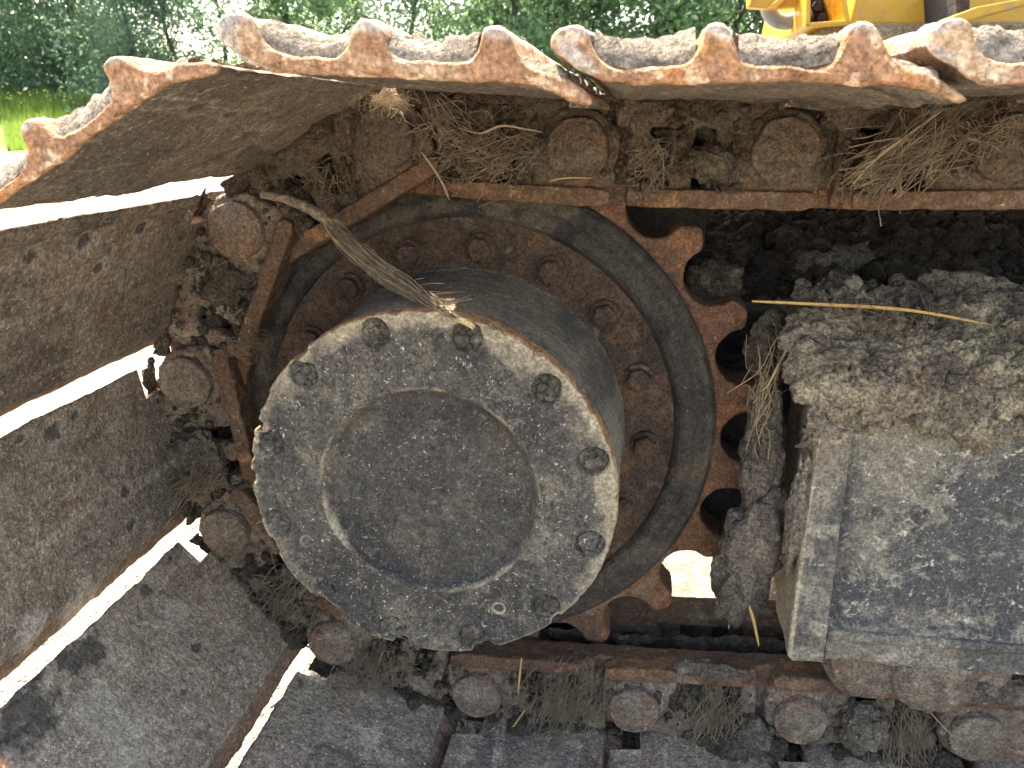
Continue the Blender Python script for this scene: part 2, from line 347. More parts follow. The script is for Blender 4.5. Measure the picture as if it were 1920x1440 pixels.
M['bark'] = material('stick_bark', (.17, .125, .088), [L_((.27, .21, .15), 60, .5, .64, .8, st=(1, 1, 1)), L_((.08, .055, .04), 120, .55, .68, .8)], rough=.85, bumps=[('n', 300, .0012)])
M['wood'] = material('broken_wood', (.62, .47, .27), [L_((.40, .27, .14), 120, .52, .68, .8)], rough=.8)
M['yellow'] = material('yellow_paint', (.56, .30, .022), [L_((.34, .22, .07), 9, .55, .68, .6), L_((.30, .23, .14), 30, .60, .70, .6), L_((.50, .26, .02), 4, .5, .66, .6), L_((.25, .17, .06), 26, .66, .72, .7), L_((.12, .10, .07), 60, .68, .72, .7)], rough=.45, bumps=[('n', 30, .0015)], spec=.5, grit=0)
M['under'] = material('dusty_belly_plate', (.24, .18, .11), [L_((.13, .10, .07), 8, .5, .66, .8), L_((.38, .31, .20), 14, .56, .66, .7)], rough=.85, bumps=[('n', 60, .003)])
M['chrome'] = material('grey_hose', (.20, .22, .25), [L_((.10, .10, .11), 30, .52, .66, .7)], rough=.4, spec=.5, grit=0)
M['trunk'] = material('tree_bark', (.10, .085, .07), [L_((.05, .042, .035), 6, .5, .65, .8)], rough=.9, bumps=[('n', 20, .02)], grit=0)
M['leafA'] = material('leaf_dark', (.12, .19, .145), [L_((.17, .25, .17), 1.4, .45, .65, .9), L_((.045, .08, .05), 5, .5, .68, .8)], rough=.6, trans=(.17, .29, .17), grit=0)  # leaf green made bluer and paler to stand in for haze
M['leafB'] = material('leaf_bright', (.15, .24, .13), [L_((.21, .31, .15), 1.4, .45, .65, .9), L_((.06, .11, .06), 5, .5, .68, .8)], rough=.6, trans=(.23, .38, .19), grit=0)
M['grass'] = material('meadow_grass', (.12, .21, .045), [L_((.24, .26, .08), 1.1, .5, .66, .8), L_((.07, .14, .03), 3, .5, .66, .7)], rough=.7, trans=(.26, .40, .08), grit=0)
M['flower'] = material('yellow_flowers', (.7, .6, .05), rough=.7, grit=0)

# ------------------------------------------------------------------ ground, bank
def ground_material():
    mt = material('sandy_ground', grit=0, base=(.30, .28, .23), layers=[L_((.30, .27, .22), 1.3, .5, .66, .8), L_((.52, .49, .43), 7, .52, .66, .7), L_((.22, .19, .15), 30, .60, .70, .7), L_((.16, .14, .11), 110, .64, .70, .6), L_((.20, .27, .10), 2.2, .60, .68, .5)],
                  rough=.95, bumps=[('n', 18, .02), ('n', 90, .01)])
    t = mt.node_tree; N = t.nodes; L = t.links; bs = N['Principled BSDF']; src = bs.inputs['Base Color'].links[0].from_socket
    g = N.new('ShaderNodeNewGeometry'); sp = N.new('ShaderNodeSeparateXYZ'); L.new(g.outputs['Position'], sp.inputs[0])
    n = N.new('ShaderNodeTexNoise'); n.inputs['Scale'].default_value = .5; L.new(g.outputs['Position'], n.inputs['Vector'])
    ma = N.new('ShaderNodeMath'); ma.operation = 'MULTIPLY_ADD'; ma.inputs[1].default_value = 6; L.new(n.outputs[0], ma.inputs[0]); L.new(sp.outputs[1], ma.inputs[2])
    r = N.new('ShaderNodeMapRange'); L.new(ma.outputs[0], r.inputs[0]); r.inputs[1].default_value = 17; r.inputs[2].default_value = 21
    mx = N.new('ShaderNodeMix'); mx.data_type = 'RGBA'; L.new(r.outputs[0], mx.inputs[0]); L.new(src, mx.inputs[6]); mx.inputs[7].default_value = (.13, .22, .04, 1)
    L.new(mx.outputs[2], bs.inputs['Base Color']); return mt
def gz(x, y):
    b = np.clip((y - 15) / 12, 0, 1); b = b * b * (3 - 2 * b)
    return -.41 + b * 1.0
gx = np.concatenate([-np.geomspace(300, 3, 60), np.linspace(-2.9, 2.9, 60), np.geomspace(3, 300, 60)])
gy = np.concatenate([-np.geomspace(200, 3, 30), np.linspace(-2.9, 2.9, 60), np.geomspace(3, 400, 90)])
X, Y = np.meshgrid(gx, gy, indexing='ij'); Pg = np.stack([X.ravel(), Y.ravel(), X.ravel() * 0], 1)
Zg = gz(Pg[:, 0], Pg[:, 1]) + .012 * fbm(Pg, 3, 3, 3) * (np.abs(Pg[:, 0]) > 0) + .05 * np.clip(np.hypot(Pg[:, 0], Pg[:, 1]) / 10 - .3, 0, 1) * fbm(Pg, .5, 3, 4)
Pg[:, 2] = Zg - .012
link('ground', mesh_np('ground', Pg, grid_q(len(gx), len(gy))[:, ::-1], ground_material()), kind='structure')

# ------------------------------------------------------------------ the excavator
ex = bpy.data.objects.new('excavator', None); COL.objects.link(ex); ex.empty_display_size = .2
ex['label'] = 'muddy rusty yellow crawler excavator seen close up at its final drive and track'; ex['category'] = 'excavator'

# track pins, from the top right round the sprocket to the bottom right
PINS = [(.8839, .3057), (.6939, .3057), (.5039, .3057), (.3139, .3033), (.124, .3057), (-.0658, .3159), (-.2317, .2233), (-.3135, .0518), (-.2905, -.1368), (-.1673, -.2814), (.0138, -.3388), (.2038, -.3368), (.3936, -.3282), (.5836, -.327), (.7736, -.326), (.9636, -.326)]
FR = []
for k in range(len(PINS) - 1):
    (x1, z1), (x0, z0) = PINS[k], PINS[k + 1]
    FR.append((x1, z1, math.atan2(z1 - z0, x1 - x0), math.hypot(x1 - x0, z1 - z0) / .19))
def l2w(k, P):
    x, z, a, s = FR[k]; c, n = math.cos(a), math.sin(a); u = P[:, 0] * s
    return np.stack([x + u * c - P[:, 2] * n, P[:, 1], z + u * n + P[:, 2] * c], 1)

# --- shoes
PROF = [(-.1838, .0622), (-.1795, .0582), (-.1687, .0517), (-.1543, .0456), (-.14, .0449), (-.1071, .0447), (-.0534, .0446), (-.0016, .0438), (.0118, .0400), (.0255, .0356), (.0305, .0365), (.0224, .0430), (.010, .0495), (-.0056, .0533), (-.0125, .0595), (-.0175, .0695), (-.021, .0724), (-.0263, .0735), (-.0305, .0728), (-.0332, .0708), (-.0342, .0614), (-.0389, .0541), (-.046, .0532), (-.074, .0532), (-.0823, .0541),
        (-.0871, .0625), (-.0900, .0712), (-.0935, .0736), (-.0974, .0741), (-.1006, .0736), (-.1037, .0716), (-.1055, .0618), (-.1110, .0541), (-.12, .0532), (-.143, .0532), (-.151, .0545), (-.1578, .0595), (-.1612, .0673), (-.1635, .0722), (-.1665, .0742), (-.1755, .0745), (-.181, .0726), (-.1838, .0672)]
def resample(P, n):
    P = np.array(P + [P[0]], float); d = np.hypot(*np.diff(P, axis=0).T); c = np.concatenate([[0], np.cumsum(d)])
    t = np.arange(n) * c[-1] / n; return np.stack([np.interp(t, c, P[:, 0]), np.interp(t, c, P[:, 1])], 1), t / c[-1]
prof, pt = resample(PROF, 150)
for _ in range(1): prof = .5 * prof + .25 * (np.roll(prof, 1, 0) + np.roll(prof, -1, 0))
tn = np.roll(prof, -1, 0) - np.roll(prof, 1, 0); tn /= np.hypot(*tn.T)[:, None]; pn = np.stack([tn[:, 1], -tn[:, 0]], 1)
i_tip = int(np.argmax(prof[:, 0]))
def ys_for(fine):
    a = [0, .0006, .0018, .004, .007, .011, .016, .022] + list(np.arange(.028, .27, .006 if fine else .03))
    ys = list(-.3293 + np.array(a))
    for c0, c1 in ((-.024, .056), (.114, .194)): ys += [c0 - .001, c0 + .001, (c0 + c1) / 2, c1 - .001, c1 + .001]
    ys += list(np.arange(-.05, .41, .012 if fine else .04)) + [.45, .4993]
    ys = sorted(set(round(y, 5) for y in ys)); return np.array(ys)
SPOTS = [(6, 155, 450, .012), (6, 262, 425, .012), (6, 200, 470, .009), (6, 60, 478, .013), (6, 110, 580, .009), (6, 185, 500, .009), (5, 370, 205, .012), (5, 430, 215, .009), (5, 120, 260, .012),
         (7, 92, 812, .015), (7, 133, 780, .010), (7, 25, 825, .008), (7, 235, 925, .012), (7, 245, 985, .012), (7, 250, 880, .008),
         (8, 270, 1110, .015), (8, 367, 1216, .012), (8, 310, 1060, .009), (8, 436, 1222, .007), (8, 348, 1296, .008), (8, 160, 1225, .030), (8, 120, 1240, .028), (8, 50, 1350, .045), (8, 20, 1290, .04), (8, 190, 1330, -.04), (8, 240, 1400, -.035), (9, 560, 1292, .012), (9, 700, 1380, -.02), (8, 330, 1150, -.02), (7, 160, 1130, -.03), (7, 60, 1180, -.025)]
def stain_of(k, P):
    out = np.zeros(len(P)); x, z, a, sc = FR[k]; nrm = np.array([-math.sin(a), 0, math.cos(a)]); O = np.array([x, 0, z]) + nrm * .0447
    for kk, px, py, r in SPOTS:
        if kk != k: continue
        d = CR @ np.array([(px - 960) / FPX, 1, (720 - py) / FPX]); t = np.dot(O - CP, nrm) / np.dot(d, nrm); h = CP + d * t
        u = (h[0] - x) * math.cos(a) + (h[2] - z) * math.sin(a); dd = np.hypot((P[:, 0] - u) * 1.15, (P[:, 1] - h[1]) * .85); dd = dd * (1 + .45 * fbm(P + px, 45, 3, kk))
        v = .62 * np.exp(-.7 * (dd / abs(r)) ** 2 * .9); v = np.where(r > 0, v, -v); out = np.where(np.abs(v) > np.abs(out), v, out)
    return out
def make_shoe(k, seed, fine=True, pale='film'):
    ys = ys_for(fine); n = len(prof)
    ins = np.interp(ys + .3293, [0, .0006, .0018, .004], [.0016, .0009, .0003, 0])
    V = np.zeros((len(ys), n, 3)); V[:, :, 1] = ys[:, None]
    V[:, :, 0] = prof[None, :, 0] - pn[None, :, 0] * ins[:, None]; V[:, :, 2] = prof[None, :, 1] - pn[None, :, 1] * ins[:, None]
    md = (ys > -.305)[:, None]; V[:, :, 0] += np.where(md & (prof[None, :, 0] < -.160), .0050 if k == 5 else .0040, 0) - np.where(md & (prof[None, :, 0] > .012), .0034 if k == 6 else .0012, 0)
    for c0, c1 in ((-.024, .056), (.114, .194)):
        m_ = (ys > c0) & (ys < c1); V[m_, :, 0] = np.minimum(V[m_, :, 0], -.008)
    Pw = V.reshape(-1, 3); W = l2w(k, Pw)
    nz = .0016 * fbm(W, 35, 3, seed) + .0014 * fbm(W, 110, 3, seed + 9) - .0018 * np.clip(fbm(W, 30, 2, seed + 3) - .25, 0, 1) * 3
    nn = np.zeros_like(V); nn[:, :, 0] = pn[None, :, 0]; nn[:, :, 2] = pn[None, :, 1]; nn = nn.reshape(-1, 3)
    under = (np.arange(n) <= i_tip); um = np.tile(under, len(ys))
    # scabs of packed mud on the inside face
    scab = np.clip(fbm(W, 11, 4, seed + 21) * 3 - .1, 0, 1) * .0016 * um
    scab = scab + um * (.0022 * np.clip(fbm(W * [1, .35, 1], 50, 4, seed + 41) , 0, 1) + .0010 * crumbs(W, 130, seed + 43) * (fbm(W, 20, 2, seed + 44) > 0)) - um * .0016 * np.clip(stain_of(k, Pw) * 3 - .8, 0, 1)
    V2 = Pw + nn * (nz + scab)[:, None]
    V2[:, 1] += np.where(ys[:, None] < -.326, 1, 0).repeat(n, 1).ravel() * .0025 * fbm(W, 90, 3, seed + 30)
    edge = np.tile(((prof[:, 0] > .016) | (prof[:, 0] < -.176)).astype(float), len(ys))
    V2[:, 0] += edge * .0022 * fbm(W * [1, 1, 1], 40, 4, seed + 31)
    v = prof[:, 1]; u = prof[:, 0]
    wr = np.where((v > .056) & ~under, np.clip((v - .056) / .017, 0, 1), 0); wr = np.maximum(wr, np.where(under & (u < -.158), .9, 0)); wr = np.maximum(wr, np.where(under & (u > .018), .5, 0))
    Q = grid_q(len(ys), n, True)
    fi = np.arange(len(ys) - 1)[:, None].repeat(n, 1); fj = np.arange(n)[None, :].repeat(len(ys) - 1, 0)
    mi = np.where(fi < 3, 1, np.where(under[fj], 0, 1)).ravel()
    V2 = np.concatenate([V2, V2[:n], V2[-n:]]); nv = len(V2)
    me = bpy.data.meshes.new('track_shoe'); me.vertices.add(nv); me.vertices.foreach_set('co', V2.astype(np.float32).ravel())
    L = np.concatenate([Q.ravel(), len(ys) * n + np.arange(n)[::-1], (len(ys) + 1) * n + np.arange(n)]).astype(np.int32)
    st = np.concatenate([np.arange(len(Q)) * 4, [len(Q) * 4, len(Q) * 4 + n]]).astype(np.int32)
    me.loops.add(len(L)); me.loops.foreach_set('vertex_index', L); me.polygons.add(len(st)); me.polygons.foreach_set('loop_start', st)
    me.update(calc_edges=True); me.polygons.foreach_set('use_smooth', np.arange(len(st)) < len(Q)); me.polygons.foreach_set('material_index', np.concatenate([mi, [1, 1]]).astype(np.int32))
    a = me.attributes.new('wear', 'FLOAT', 'POINT'); a.data.foreach_set('value', np.tile(wr, len(ys) + 2).astype(np.float32))
    a = me.attributes.new('stain', 'FLOAT', 'POINT'); sv = stain_of(k, Pw); a.data.foreach_set('value', np.concatenate([sv, sv[:n], sv[-n:]]).astype(np.float32))
    me.materials.append(M[pale]); me.materials.append(M['end']); me.validate(); return me
def make_topmud(k, seed):
    acc = Acc()
    for u0, u1 in ((-.160, -.107), (-.085, -.036), (-.014, .014)):
        us = np.linspace(u0, u1, 30); ys = np.concatenate([np.linspace(-.3265, -.20, 64), np.linspace(-.197, .45, 60)])
        U, Yy = np.meshgrid(us, ys, indexing='ij'); P = np.stack([U.ravel(), Yy.ravel(), U.ravel() * 0], 1); W = l2w(k, P)
        e = np.clip(np.minimum((P[:, 1] + .3265) / .010, 1), 0, 1) ** .6; s = (P[:, 0] - u0) / (u1 - u0); base = .0517 + .004 * (2 * abs(s - .5)) ** 2
        hgt = (.0125 if u0 < -.02 else .003) + .006 * fbm(W, 24, 3, seed) + .004 * crumbs(W, 90, seed) + .002 * fbm(W, 150, 2, seed)
        hh = np.clip(hgt, .001, .024) * e * np.clip(1.2 - .25 * np.abs(s - .5), 0, 1)
        base = np.where(np.full(len(s), u0 > -.02), .0533 - .0038 * s * 1.6, base)
        P[:, 2] = base + hh; acc.add(P, grid_q(len(us), len(ys)))
    return acc.mesh('packed_mud', M['mudtop'])
shoes = []
for k in range(len(FR)):
    seen = 1 <= k <= 12
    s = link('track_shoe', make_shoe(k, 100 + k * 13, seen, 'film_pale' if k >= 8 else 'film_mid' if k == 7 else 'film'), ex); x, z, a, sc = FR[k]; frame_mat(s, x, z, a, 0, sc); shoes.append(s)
    if k <= 6:
        mdo = link('packed_mud', make_topmud(k, 200 + k), s); mdo['kind'] = 'stuff'

# --- links (near row at Y 0..0.05, far row mirrored about Y=0.085)
def link_mesh(far, seed, dark=False):
    b = B()
    b.cyl(0, 0, .0365, .012, .026)
    b.cyl(0, 0, .033, .009, .02)
    b.prism([(.0365, 0), (.036, -.030), (.033, -.042), (.024, -.051), (.010, -.0545), (-.045, -.0545), (-.05, -.03), (-.038, .01)], .013, .030)
    for y0_, y1_, e_ in ((.006, .014, -.126), (.012, .021, -.134), (.018, .030, -.143), (.026, .050, -.165)):
        b.prism([(e_ + .002, -.0545), (.022, -.0545), (.033, -.051), (.034, -.042), (.030, -.037), (e_ + .002, -.037), (e_, -.046)], y0_, y1_)
    b.box(-.155, .0, .016, .034, .020, .0445); b.box(-.102, -.082, .015, .034, -.045, .03); b.box(-.140, -.124, .016, .034, -.045, .03)
    b.prism([(-.034, .02), (-.02, .044), (-.06, .044), (-.06, -.05), (-.03, -.05)], .016, .032)
    b.prism([(-.14, .044), (-.165, .044), (-.19, .0365), (-.215, .028), (-.226, 0), (-.222, -.035), (-.205, -.0545), (-.14, -.0545)], .029, .052)
    b.cyl(-.19, 0, .0365, .028, .054)
    if far:
        for v in b.bm.verts: v.co.y = .17 - v.co.y
    def disp(V, N):
        up = np.clip((V[:, 2] + .036) / .01, 0, 1); return .0012 * fbm(V, 60, 3, seed) + .0012 * fbm(V, 150, 3, seed + 4) + up * (.0035 * np.clip(fbm(V, 28, 3, seed + 8), 0, 1) + .0022 * crumbs(V, 85, seed) + .0012 * crumbs(V, 190, seed + 2))
    return b.remesh(.0022, 2, disp, [M['link_dark' if dark else 'link'], M['rail']], lambda V, N: np.clip((-.018 - V[:, 2]) / .02, 0, 1), 'track_link')
def paint_rail(me):
    n = len(me.polygons); c = np.empty(n * 3, np.float32); me.polygons.foreach_get('center', c); c = c.reshape(-1, 3)
    me.polygons.foreach_set('material_index', (c[:, 2] < -.0365).astype(np.int32)); return me
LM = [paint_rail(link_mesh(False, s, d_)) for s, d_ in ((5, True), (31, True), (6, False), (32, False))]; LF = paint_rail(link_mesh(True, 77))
def pin_mesh(seed, y0=-.005, dark=False):
    r = np.array([0, .004, .009, .014, .018, .021, .0235, .0255, .0275, .0288, .0294, .030, .0305]); y = y0 + np.array([-.0012, -.001, -.0005, .0002, .001, .0018, .0026, .0028, .0026, .0036, .0055, .012, .020])
    r = np.interp(np.linspace(0, 12, 50), np.arange(13), r); y = np.interp(np.linspace(0, 12, 50), np.arange(13), y)
    th = np.arange(96) * 2 * PI / 96; V = np.stack([r[:, None] * np.cos(th), y[:, None] + 0 * th, r[:, None] * np.sin(th)], -1).reshape(-1, 3)
    V[:, 1] -= .0026 * fbm(V, 60, 4, seed) + .0016 * crumbs(V, 110, seed) + .0008 * crumbs(V, 260, seed + 1); V[:, [0, 2]] *= (1 + .07 * fbm(V, 50, 2, seed + 3))[:, None]
    return mesh_np('pin', V, grid_q(50, 96, True), M['link_dark' if dark else 'link'], attr=np.clip(.38 + .5 * fbm(V, 50, 2, seed + 7), 0, 1))
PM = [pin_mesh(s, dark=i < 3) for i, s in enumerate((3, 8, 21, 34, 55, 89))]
bush = B().cyl(0, 0, .029, .045, .125, n=32).plain(M['rust'], 0, 'bushing', True)
nutm = B().cyl(0, 0, .0105, .018, .034, n=6).plain(M['link_dark'], .001, 'shoe_nut')
for k in range(len(FR)):
    x, z, a, sc = FR[k]
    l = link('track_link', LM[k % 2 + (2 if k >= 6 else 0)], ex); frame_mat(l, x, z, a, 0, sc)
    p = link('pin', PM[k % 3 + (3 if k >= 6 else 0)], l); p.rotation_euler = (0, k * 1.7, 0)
    link('bushing', bush, l)
    for uu in (-.062, -.120):
        for vv, ry in ((.0, 0),):
            nn_ = link('shoe_nut', nutm, l); nn_.matrix_local = Matrix.Translation((uu, .012, .004)) @ Matrix.Rotation(.2 * k, 4, 'Y')
    l = link('track_link', LF, ex); frame_mat(l, x, z, a, 0, sc)

# --- sprocket
pts = []
for i in range(21):
    t0 = math.radians(42 + 360 / 21 * i)
    for lat, rr in ((.0115, .3275), (.006, .332), (0, .3335), (-.006, .332), (-.0115, .3275)):
        t = t0 - lat / .33; pts.append((rr * math.cos(t), rr * math.sin(t)))
    tc = t0 + PI / 21; cx, cz = .3165 * math.cos(tc), .3165 * math.sin(tc)
    for j in range(13):
        f = tc + PI + math.radians(98 - j * 196 / 12); pts.append((cx + .0312 * math.cos(f), cz + .0312 * math.sin(f)))
# outline must run one way round: sort within each tooth by angle
pts2 = []
for i in range(21):
    seg = pts[i * 18:(i + 1) * 18]; tip = seg[:5]; arc = seg[5:]
    pts2 += tip
    a0 = math.atan2(tip[-1][1], tip[-1][0])
    pts2 += arc
def ccw_tooth(i):
    t0 = math.radians(42 + 360 / 21 * i); out = []
    for lat, rr in ((-.0115, .3275), (-.006, .332), (0, .3335), (.006, .332), (.0115, .3275)):
        t = t0 + lat / .33; out.append((rr * math.cos(t), rr * math.sin(t)))
    tc = t0 + PI / 21; cx, cz = .3165 * math.cos(tc), .3165 * math.sin(tc)
    for j in range(13):
        f = tc + PI + math.radians(98 - j * 196 / 12)
        out.append((cx + .0312 * math.cos(f), cz + .0312 * math.sin(f)))
    return out
pts = sum((ccw_tooth(i) for i in range(21)), [])
spm = B().prism(pts, .058, .108).remesh(.003, 2, lambda V, N: .0016 * fbm(V, 40, 3, 61) + .0010 * fbm(V, 140, 3, 62) - .0016 * np.clip(fbm(V, 80, 3, 63) - .2, 0, 1) * 2, M['rust'], None, 'sprocket')
sp = link('sprocket', spm, ex)
def lathe(prof_ry, nseg, nth, disp, mat, name, wear=None, cx=0, cz=0):
    P = np.array(prof_ry, float); d = np.concatenate([[0], np.cumsum(np.hypot(*np.diff(P, axis=0).T))]); t = np.linspace(0, d[-1], nseg)
    r = np.interp(t, d, P[:, 0]); y = np.interp(t, d, P[:, 1]); th = np.arange(nth) * 2 * PI / nth
    V = np.stack([r[:, None] * np.cos(th), y[:, None] + 0 * th, r[:, None] * np.sin(th)], -1).reshape(-1, 3)
    R = np.repeat(r, nth); TH = np.tile(th, nseg)
    dr, dy = disp(V, R, TH) if disp else (0, 0)
    V[:, 0] += np.cos(TH) * dr; V[:, 2] += np.sin(TH) * dr; V[:, 1] += dy
    V[:, 0] += cx; V[:, 2] += cz
    return mesh_np(name, V, grid_q(nseg, nth, True), mat, attr=wear(V, R, TH) if wear else None)
def d_ring(V, R, TH):
    return 0, .0022 * fbm(V, 16, 4, 71) + .0009 * fbm(V, 120, 3, 72) - .0010 * crumbs(V, 90, 73) * (fbm(V, 14, 2, 74) > .15)
link('seal_ring', lathe([(.232, .056), (.2345, .0475), (.2385, .0420), (.244, .0395), (.252, .0415), (.258, .0460), (.263, .0470), (.2685, .0445), (.2735, .0460), (.2780, .0520), (.2795, .062)], 60, 360, d_ring, M['grease'], 'seal_ring'), sp)

# --- final drive
CB = [105.5, 75.3, 44.6, 15.4, 344.6, 314.5, 284, 254, 224.3, 195.4, 164, 135]
CBR = [.1600, .159, .155, .159, .158, .160, .159, .160, .161, .160, .159, .160]
bx = [(r * math.cos(math.radians(a)), r * math.sin(math.radians(a))) for a, r in zip(CB, CBR)]
def d_cover(V, R, TH):
    deg = np.degrees(TH) % 360; dr = np.zeros(len(V)); dy = .0006 * fbm(V, 40, 3, 81) + .0004 * fbm(V, 170, 3, 82) + .00025 * fbm(V, 500, 2, 83)
    rim = np.clip((R - .150) / .02, 0, 1)
    for a0, a1, am in ((158, 161.5, .004), (176, 180, .0025), (224, 236, .0045), (200, 206, .002), (256, 261, .005), (283, 290, .0045), (312, 316, .002), (128, 133, .002), (96, 99, .0015), (30, 33, .0012)):
        s = np.clip(np.minimum(deg - a0, a1 - deg) / 1.0 + .5, 0, 1); dr -= s * am * 1.7 * rim
    dr += rim * (.0012 * fbm(V, 70, 3, 84) - .0060 * np.clip(fbm(V, 110, 3, 85) - .12, 0, 1))
    for (x, z) in bx:
        d = np.hypot(V[:, 0] - x, V[:, 2] - z) * (1 + .05 * fbm(V, 80, 2, int(abs(x) * 1e4))); dy += .007 * (1 / (1 + np.exp((d - .0134) / .0005)))
    # shallow scuffs and a cast scar in the recess
    s = np.exp(-((V[:, 0] - .03) * 22) ** 2 - ((V[:, 2] + .063 - .35 * (V[:, 0] - .03)) * 75) ** 2); dy -= .0012 * s * (.4 + crumbs(V, 300, 9))
    s = np.exp(-((V[:, 0] + .06) * 40) ** 2 - ((V[:, 2] + .035 - .5 * (V[:, 0] + .06)) * 110) ** 2); dy -= .001 * s
    lip = np.exp(-((R - .1055) / .0035) ** 2); dy -= .0006 * lip * (1 + fbm(V, 60, 3, 88))
    crust = np.clip((R - .148) / .02, 0, 1) * np.clip(fbm(V, 22, 3, 86) * 2, 0, 1); dy -= .0012 * crust * (.5 + crumbs(V, 220, 87))
    return dr, dy
def wear_glint_cover(V, R, TH):
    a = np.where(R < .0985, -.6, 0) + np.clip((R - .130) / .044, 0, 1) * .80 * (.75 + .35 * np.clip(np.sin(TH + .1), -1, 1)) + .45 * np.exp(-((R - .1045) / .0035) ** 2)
    a = a + .12 * np.exp(-((R - .1005) / .004) ** 2) * np.clip(np.cos(TH - math.radians(240)) + .1, 0, 1)  # crescent highlight on the recess step's lower-left edge, painted in
    return a + .45 * np.clip((R - .1725) / .003, 0, 1) + .15 * np.clip(.6 - np.abs(((np.degrees(TH) + 180) % 360 - 180) - 20) / 60, 0, 1)
fd = link('final_drive', lathe([(.1735, -.123), (.1755, -.113), (.1760, -.07), (.1763, -.03), (.1765, .0), (.178, .03), (.1795, .044), (.1815, .048), (.186, .052), (.188, .056)], 110, 480,
    lambda V, R, TH: (.0009 * fbm(V * [1, .4, 1], 30, 3, 91) + .0005 * fbm(V, 150, 3, 92) + .0008 * np.clip(crumbs(V, 110, 93) - .5, 0, 1) * 2, 0), M['hubside'], 'final_drive'), ex)
link('cover_plate', lathe([(0.0003, -.1195), (.089, -.1190), (.0945, -.1193), (.0985, -.1222), (.1018, -.1290), (.1050, -.1316), (.1716, -.1316), (.1743, -.1308), (.1759, -.1288), (.1764, -.1250), (.1764, -.118), (.1745, -.112)], 230, 960, d_cover, M['hub'], 'cover_plate', wear_glint_cover), fd)
def puck(seed, r=.0134, y=-.1278, dark=True):
    n, mth = 22, 56; rr = np.linspace(.0002, r, n); th = np.arange(mth) * 2 * PI / mth
    V = np.stack([rr[:, None] * np.cos(th), y + 0 * rr[:, None] * th, rr[:, None] * np.sin(th)], -1).reshape(-1, 3)
    wv = V + [seed, 0, 0] + .0035 * np.stack([fbm(V + seed, 180, 3, 1), 0 * V[:, 0], fbm(V + seed, 180, 3, 2)], 1); f1, f2, v = cells(wv, 70 + 12 * (seed % 4), seed); crack = np.clip((f2 - f1) / .09, 0, 1)
    V[:, 1] += -.0030 * (v - .5) - .0022 * fbm(V + seed, 140, 3, seed) - .0012 * crumbs(V + seed, 260, seed) + .0025 * (1 - crack) + .0015 * np.clip((np.hypot(V[:, 0], V[:, 2]) / r - .85) / .15, 0, 1)
    return mesh_np('bolt', V, grid_q(n, mth, True), M['crack' if dark else 'hub'])
hexb = B().cyl(0, 0, .0085, -.1245, -.1195, n=6).plain(M['mud'], .0008, 'bolt_head')
for i, (x, z) in enumerate(bx):
    o = link('bolt', puck(300 + i, y=-.1278 if i in (0, 1, 2, 3, 5, 6) else -.1290, dark=i in (0, 1, 2, 3, 5, 6)), fd); o.location = (x, 0, z)
def plug(seed):
    P = [(.0002, -.1308), (.0035, -.1311), (.0055, -.1322), (.0068, -.1325), (.0085, -.1318), (.0112, -.1318), (.0122, -.1311), (.0128, -.1322), (.0139, -.1322), (.0144, -.130)]
    return lathe(P, 50, 80, lambda V, R, TH: (.0002 * fbm(V, 300, 3, seed), .0004 * fbm(V, 250, 3, seed)), M['hub'], 'plug', lambda V, R, TH: np.where(R < .007, .55, .3))
for i, (r, a) in enumerate(((.139, 205.5), (.135, 299.0))):
    o = link('plug', plug(31 + i), fd); o.location = (r * math.cos(math.radians(a)), 0, r * math.sin(math.radians(a)))
def d_fl(V, R, TH):
    return 0, .0022 * fbm(V, 28, 4, 95) - .0028 * crumbs(V, 75, 96) * (fbm(V, 12, 2, 97) > -.1) - .0012 * fbm(V, 160, 3, 98)
link('drive_flange', lathe([(.172, .047), (.182, .046), (.190, .052), (.222, .053), (.231, .051), (.236, .052), (.238, .062)], 80, 520, d_fl, M['flange'], 'drive_flange'), fd)
def bolt_mesh(seed):
    b = B(); b.cyl(0, 0, .0165, .047, .054, n=32); b.cyl(0, 0, .0128, .038, .05, n=6)
    return b.remesh(.0013, 2, lambda V, N: .0008 * fbm(V, 160, 3, seed) + .0006 * crumbs(V, 260, seed), M['flange'], None, 'flange_bolt')
BM = [bolt_mesh(s) for s in (11, 12, 13)]
for i in range(16):
    a = math.radians(62 + 22.6 * i); o = link('flange_bolt', BM[i % 3], fd)
    o.matrix_local = Matrix.Translation((.2025 * math.cos(a), 0, .2025 * math.sin(a))) @ Matrix.Rotation(i * 1.1, 4, 'Y')
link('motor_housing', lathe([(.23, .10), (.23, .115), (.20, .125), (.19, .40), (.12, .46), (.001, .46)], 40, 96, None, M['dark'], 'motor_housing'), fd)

# --- track frame with its end guard
def d_box(V, N):
    fr = np.clip((-N[:, 1] - .6) * 4, 0, 1); x, z = V[:, 0], V[:, 2]
    ed = .396 + .025 * (z + .2) * -1 * .3
    panel = np.clip((x - ed) / .0025, 0, 1) * np.clip((z + .170) / .004, 0, 1) * (1 - .0 * z)
    ridge = np.exp(-((z + .176) / .004) ** 2) * np.clip((x - .40) / .01, 0, 1)
    crust = np.clip(fbm(V, 14, 4, 103) * 2.2 + .15 + (z + .02) * 3, 0, 1)
    return fr * (-.006 * panel - .0035 * np.exp(-((x - ed) / .0018) ** 2) * (z < .04) + .0045 * ridge + .0012 * crust * (.5 + crumbs(V, 260, 105)) + .0007 * fbm(V, 160, 3, 104)) + .0011 * fbm(V, 40, 3, 101) + .0007 * fbm(V, 150, 3, 102)
b = B(); b.prism([(.366, .10), (.363, -.12), (.361, -.196), (.3625, -.213), (.368, -.219), (.392, -.219), (.396, -.2155), (.404, -.2135), (1.05, -.2135), (1.05, .10)], -.030, .05)
